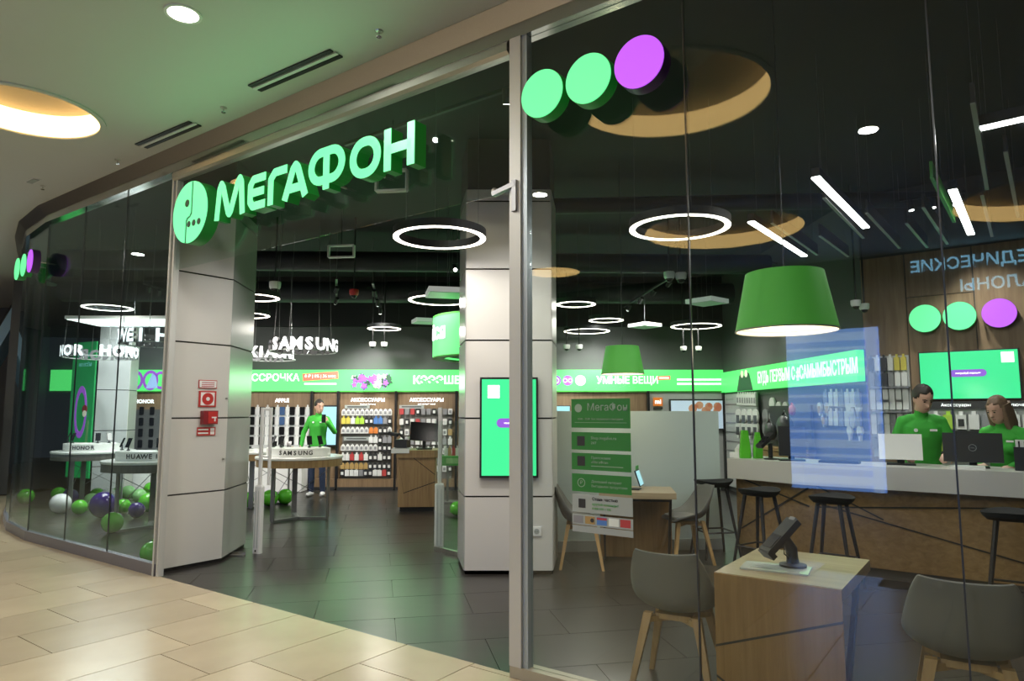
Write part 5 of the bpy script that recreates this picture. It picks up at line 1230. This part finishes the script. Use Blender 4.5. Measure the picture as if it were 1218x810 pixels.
# ================================================================== PEOPLE
import numpy as np
class Body:
    def __init__(s): s.m = MB(); s.seg = []
    def chain(s, pts, rad, mi, seg=14):
        pts = [Vector(p) for p in pts]
        s.m.tube(pts, list(rad), seg)
        for p, r in ((pts[0], rad[0]), (pts[-1], rad[-1])): s.m.ball(p, r, 12, 8)
        for p in range(1, len(pts) - 1): s.m.ball(pts[p], rad[p], 12, 8)
        for i in range(len(pts) - 1): s.seg.append((pts[i], pts[i + 1], rad[i], rad[i + 1], mi))
    def rings(s, secs, mi, mtx=None, seg=24):        # secs: (cx, cy, z, rx, ry)
        rr = []
        for cx, cy, z, rx, ry in secs:
            ring_ = [Vector((cx + rx * math.cos(2 * math.pi * i / seg), cy + ry * math.sin(2 * math.pi * i / seg), z)) for i in range(seg)]
            rr.append([tuple(mtx @ p) if mtx is not None else tuple(p) for p in ring_])
        s.m.loft(rr)
        for a, b in zip(secs[:-1], secs[1:]):
            p, q = Vector(a[:3]), Vector(b[:3])
            if mtx is not None: p, q = mtx @ p, mtx @ q
            s.seg.append((p, q, (a[3] + a[4]) / 2, (b[3] + b[4]) / 2, mi))
    def hand(s, w_, d, n, mi, curl=25):
        w_ = Vector(w_); d = Vector(d).normalized(); n = Vector(n); n = (n - d * n.dot(d)).normalized(); sd = d.cross(n)
        for k in range(4):
            o = sd * (k - 1.5) * .019; s.m.tube([w_ + o * .6, w_ + o + d * .045, w_ + o + d * .085], [.014, .015, .012], 8); s.seg.append((w_ + o, w_ + o + d * .085, .015, .012, mi))
            L = (.062, .075, .078, .066)[k]; b0 = w_ + o * 1.1 + d * .08; c1 = math.radians(curl); c2 = math.radians(curl * 2.2)
            p1 = b0 + (d * math.cos(c1) + n * math.sin(c1)) * L * .5; p2 = p1 + (d * math.cos(c2) + n * math.sin(c2)) * L * .5
            s.chain([b0, p1, p2], [.0095, .009, .0075], mi, 8)
        t0 = w_ + d * .02 + sd * .022; s.chain([t0, t0 + (d * .5 + sd * .6 + n * .4) * .045, t0 + (d * .9 + sd * .5 + n * .7) * .07], [.012, .0105, .009], mi, 8)
    def build(s, parent, mats, voxel=.0095):
        me = s.m.mesh('body'); o = bpy.data.objects.new('tmp', me); COL.objects.link(o)
        md = o.modifiers.new('r', 'REMESH'); md.mode = 'VOXEL'; md.voxel_size = voxel
        ms = o.modifiers.new('s', 'SMOOTH'); ms.iterations = 3; ms.factor = .5
        out = bpy.data.meshes.new_from_object(o.evaluated_get(bpy.context.evaluated_depsgraph_get())); bpy.data.objects.remove(o)
        out.materials.clear()
        for m in mats: out.materials.append(M(m))
        n = len(out.polygons); c = np.zeros(n * 3); out.polygons.foreach_get('center', c); c = c.reshape(-1, 3)
        best = np.full(n, 1e9); idx = np.zeros(n, int)
        for p, q, r0, r1, mi in s.seg:
            p_ = np.array(p); d = np.array(q) - p_; L = max(d @ d, 1e-9); t = np.clip(((c - p_) @ d) / L, 0, 1)
            ds = np.linalg.norm(c - (p_ + t[:, None] * d), axis=1) - (r0 + (r1 - r0) * t)
            k = ds < best; best[k] = ds[k]; idx[k] = mi
        out.polygons.foreach_set('material_index', idx); out.polygons.foreach_set('use_smooth', [True] * n)
        return obj('body', out, None, parent)

def person(label, loc, rz, arms, head_rot, hair, mats, lean=0.0, legs=None, female=False, sc_=1.0, long_hair=False, sleeve=1.0):
    t = thing('person', label, 'person', loc, rz); b = Body()
    SK, SH, TR, SO = 0, 1, 2, 3
    T = Matrix.Translation((0, 0, .95)) @ Matrix.Rotation(lean, 4, 'X') @ Matrix.Translation((0, 0, -.95))
    sw = .92 if female else 1.0
    b.rings([(0, .0, .86, .15, .11), (0, .0, .95, .165, .12), (0, 0, 1.06, .15 * (1 if not female else .92), .108), (0, 0, 1.17, .155 * sw, .11), (0, -.005, 1.29, .175 * sw, .122), (0, 0, 1.38, .178 * sw, .115), (0, .005, 1.43, .14 * sw, .092), (0, .01, 1.462, .07, .062)], SH, T)
    b.rings([(0, .0, .80, .14, .105), (0, .0, .9, .16, .117)], TR)
    if female: b.m.ball(T @ Vector((-.075, -.09, 1.29)), .065, 12, 8); b.m.ball(T @ Vector((.075, -.09, 1.29)), .065, 12, 8)
    for s, (el, wr, fd, pn, curl) in arms.items():
        sg = -1 if s == 'r' else 1; shp = T @ Vector((sg * .158 * sw, .005, 1.415))
        el, wr = Vector(el), Vector(wr)
        b.chain([T @ Vector((sg * .09, .005, 1.43)), shp, shp.lerp(el, .5), el], [.066, .06, .052, .046], SH)
        mid = el.lerp(wr, sleeve)
        b.chain([el, el.lerp(mid, .5), mid], [.047, .043, .038 if sleeve > .9 else .042], SH)
        b.chain([mid if sleeve < .9 else el.lerp(wr, .92), wr], [.033, .026], SK)
        b.hand(wr, fd, pn, SK, curl)
    for sg in (-1, 1):
        hip, kn, an, toe = (legs or {}).get(sg, ((sg * .085, 0, .88), (sg * .1, -.015, .49), (sg * .105, .02, .1), (sg * .125, -.14, .04)))
        b.chain([hip, Vector(hip).lerp(Vector(kn), .5), kn], [.092, .082, .062], TR); b.chain([kn, Vector(kn).lerp(Vector(an), .4), an], [.06, .06, .048], TR)
        b.chain([(an[0], an[1] + .03, .045), toe], [.045, .038], SO)
    nk = T @ Vector((0, .012, 1.47)); hb = T @ Vector((0, -.005, 1.545))
    b.chain([nk, hb + Vector((0, .01, .02))], [.058, .054], SK)
    HM = Matrix.Translation(hb) @ Matrix.Rotation(head_rot[1], 4, 'Z') @ Matrix.Rotation(head_rot[0], 4, 'X') @ Matrix.Rotation(head_rot[2] if len(head_rot) > 2 else 0, 4, 'Y')
    b.rings([(0, -.058, -.012, .022, .022), (0, -.045, .005, .045, .048), (0, -.03, .03, .06, .068), (0, -.018, .06, .068, .085), (0, -.01, .095, .074, .095), (0, -.004, .13, .077, .099), (0, .0, .165, .076, .098), (0, .005, .2, .064, .082), (0, .008, .222, .042, .055), (0, .01, .232, .015, .02)], SK, HM)
    b.chain([HM @ Vector((0, -.1, .105)), HM @ Vector((0, -.118, .072))], [.009, .013], SK, 8)
    for sg in (-1, 1): b.m.ball(HM @ Vector((sg * .078, .005, .095)), .02, 10, 8, (.5, 1, 1.5))
    bo = b.build(t, mats)
    def hp(name, mb, m):
        mb.v = [tuple(HM @ Vector(p)) for p in mb.v]; return obj(name, mb, m, t, smooth=True)
    for sg in (-1, 1):
        hp('eye', MB().ball((sg * .03, -.098, .113), .009, 8, 6, (1.3, .6, .7)), 'black_gloss'); hp('eyebrow', MB().tube([(sg * .014, -.103, .13), (sg * .032, -.102, .136), (sg * .05, -.09, .13)], .004, 5), hair)
    hp('mouth', MB().tube([(-.022, -.096, .04), (0, -.104, .041), (.022, -.096, .04)], [.003, .006, .003], 6), 'lips')
    # hair: cap cut along the hairline
    hm = MB(); seg, rg = 28, 16; vs = []; fs = []
    for k in range(rg + 1):
        th = math.pi * k / rg
        for i in range(seg):
            ph = 2 * math.pi * i / seg
            wv = 1 + .03 * math.sin(ph * 5 + k)
            vs.append((.086 * math.sin(th) * math.cos(ph) * wv, .012 + .108 * math.sin(th) * math.sin(ph) * wv, .14 + .108 * math.cos(th) * wv))
    def keep(p): front = -p[1]; return p[2] > (.175 if front > .05 else .06 + max(0, front + .02) * 1.3 if front > -.02 else .03)
    for k in range(rg):
        for i in range(seg):
            j = (i + 1) % seg; q = (k * seg + i, k * seg + j, (k + 1) * seg + j, (k + 1) * seg + i)
            cc = [sum(vs[v][a] for v in q) / 4 for a in range(3)]
            if keep(cc): fs.append(q)
    hm.add(vs, fs)
    h_ = hp('hair', hm, hair); md = h_.modifiers.new('t', 'SOLIDIFY'); md.thickness = .012; md.offset = -1
    if long_hair:
        for sg, n_ in ((-1, 'hair_strand'), (1, 'hair_strand')):
            hp(n_, MB().loft([[(sg * .07 + x, .02 + y, z) for x, y in rrect(w_, d_, .015)] for w_, d_, z in ((.05, .11, .16), (.055, .13, .08), (.06, .13, -.02), (.05, .11, -.1), (.03, .07, -.15))]), hair)
        hp('hair_back', MB().loft([[(x, .085 + y, z) for x, y in rrect(w_, .06, .025)] for w_, z in ((.14, .16), (.17, .05), (.17, -.06), (.12, -.16))]), hair)
    # small chest badges
    for x, z, r_ in ((-.06, 1.36, .017),): 
        mb = MB().prism_y(circ((x, z), r_, 14), -.135, -.128); mb.v = [tuple(T @ Vector(p)) for p in mb.v]; obj('round_badge', mb, 'white', t)
    mb = box((.085, -.125, 1.36), (.06, .01, .018)); mb.v = [tuple(T @ Vector(p)) for p in mb.v]; obj('name_tag', mb, 'white', t)
    t.scale = (sc_, sc_, sc_)
    return t
pm = person('employee in green sweatshirt and jeans looking at a phone by the round table', (-3.62, 12.86, 0), R(0),
            {'r': ((-.28, .03, 1.16), (-.29, -.06, .92), (0, -.1, -1), (1, -.2, 0), 20), 'l': ((.31, -.02, 1.18), (.215, -.2, 1.36), (-.3, -.35, .9), (-.7, .5, .2), 45)},
            (R(8), R(40)), 'hair_dark', ['skin', 'shirt_green', 'jeans', 'shoe_white'])
ph = thing('held_phone', 'dark phone in the raised hand of the standing employee', 'phone', (-3.62 + .165, 12.86 - .255, 1.40), R(30)); obj('handset', box((0, 0, .03), (.075, .012, .15)), 'black_gloss', ph); obj('camera_bump', box((-.018, -.008, .08), (.03, .006, .03)), 'black', ph)
person('male employee with short dark hair in green shirt behind the counter, looking down', (4.12, 6.93, 0), R(-26),
       {'r': ((-.245, -.06, 1.19), (-.18, -.28, 1.1), (.4, -.9, -.15), (.3, 0, -1), 25), 'l': ((.25, -.08, 1.19), (.18, -.3, 1.11), (-.4, -.9, -.15), (-.3, 0, -1), 25)},
       (R(24), R(22)), 'hair_dark', ['skin', 'shirt_green', 'trousers', 'shoe_black'], lean=R(10), sleeve=.15, sc_=1.03)
person('female employee with long fair brown hair in green top behind the counter, smiling downward', (4.66, 6.50, 0), R(-52),
       {'r': ((-.23, -.08, 1.18), (-.14, -.3, 1.11), (.5, -.85, -.15), (.3, 0, -1), 25), 'l': ((.24, -.1, 1.18), (.12, -.3, 1.1), (-.5, -.85, -.15), (-.3, 0, -1), 25)},
       (R(20), R(-18)), 'hair_blond', ['skin', 'shirt_green', 'trousers', 'shoe_black'], lean=R(9), female=True, long_hair=True, sc_=.96)

# track added over the entrance to brighten the pillar and the pier
t0 = thing('track_light', 'added black track with two spots just inside the transom glass', 'track light', WF(-1.6, .9, 4.1), FR)
obj('rail', box((0, 0, .1), (2.2, .035, .03)), 'black', t0)
for x, tg in ((-.9, WF(-4.2, .5, 1.2)), (.9, Vector((0, 6.75, 1.2)))):
    loc = WF(-1.6 + x, .9, 4.1); d = (tg - loc).normalized(); q = Matrix.Rotation(-FR, 3, 'Z') @ d; b0 = Vector((x, 0, .04))
    hd = obj('spot_head', MB().tube([b0 - q * .06, b0 + q * .06], .04, 12), 'black', t0); obj('lens', MB().tube([b0 + q * .061, b0 + q * .065], .032, 12), 'lamp_white', hd)
    light('beam', 'SPOT', b0 + q * .08, 125, (1, .97, .93), b0 + q * 3, size=.05, parent=t0, spot=70, blend=.9)
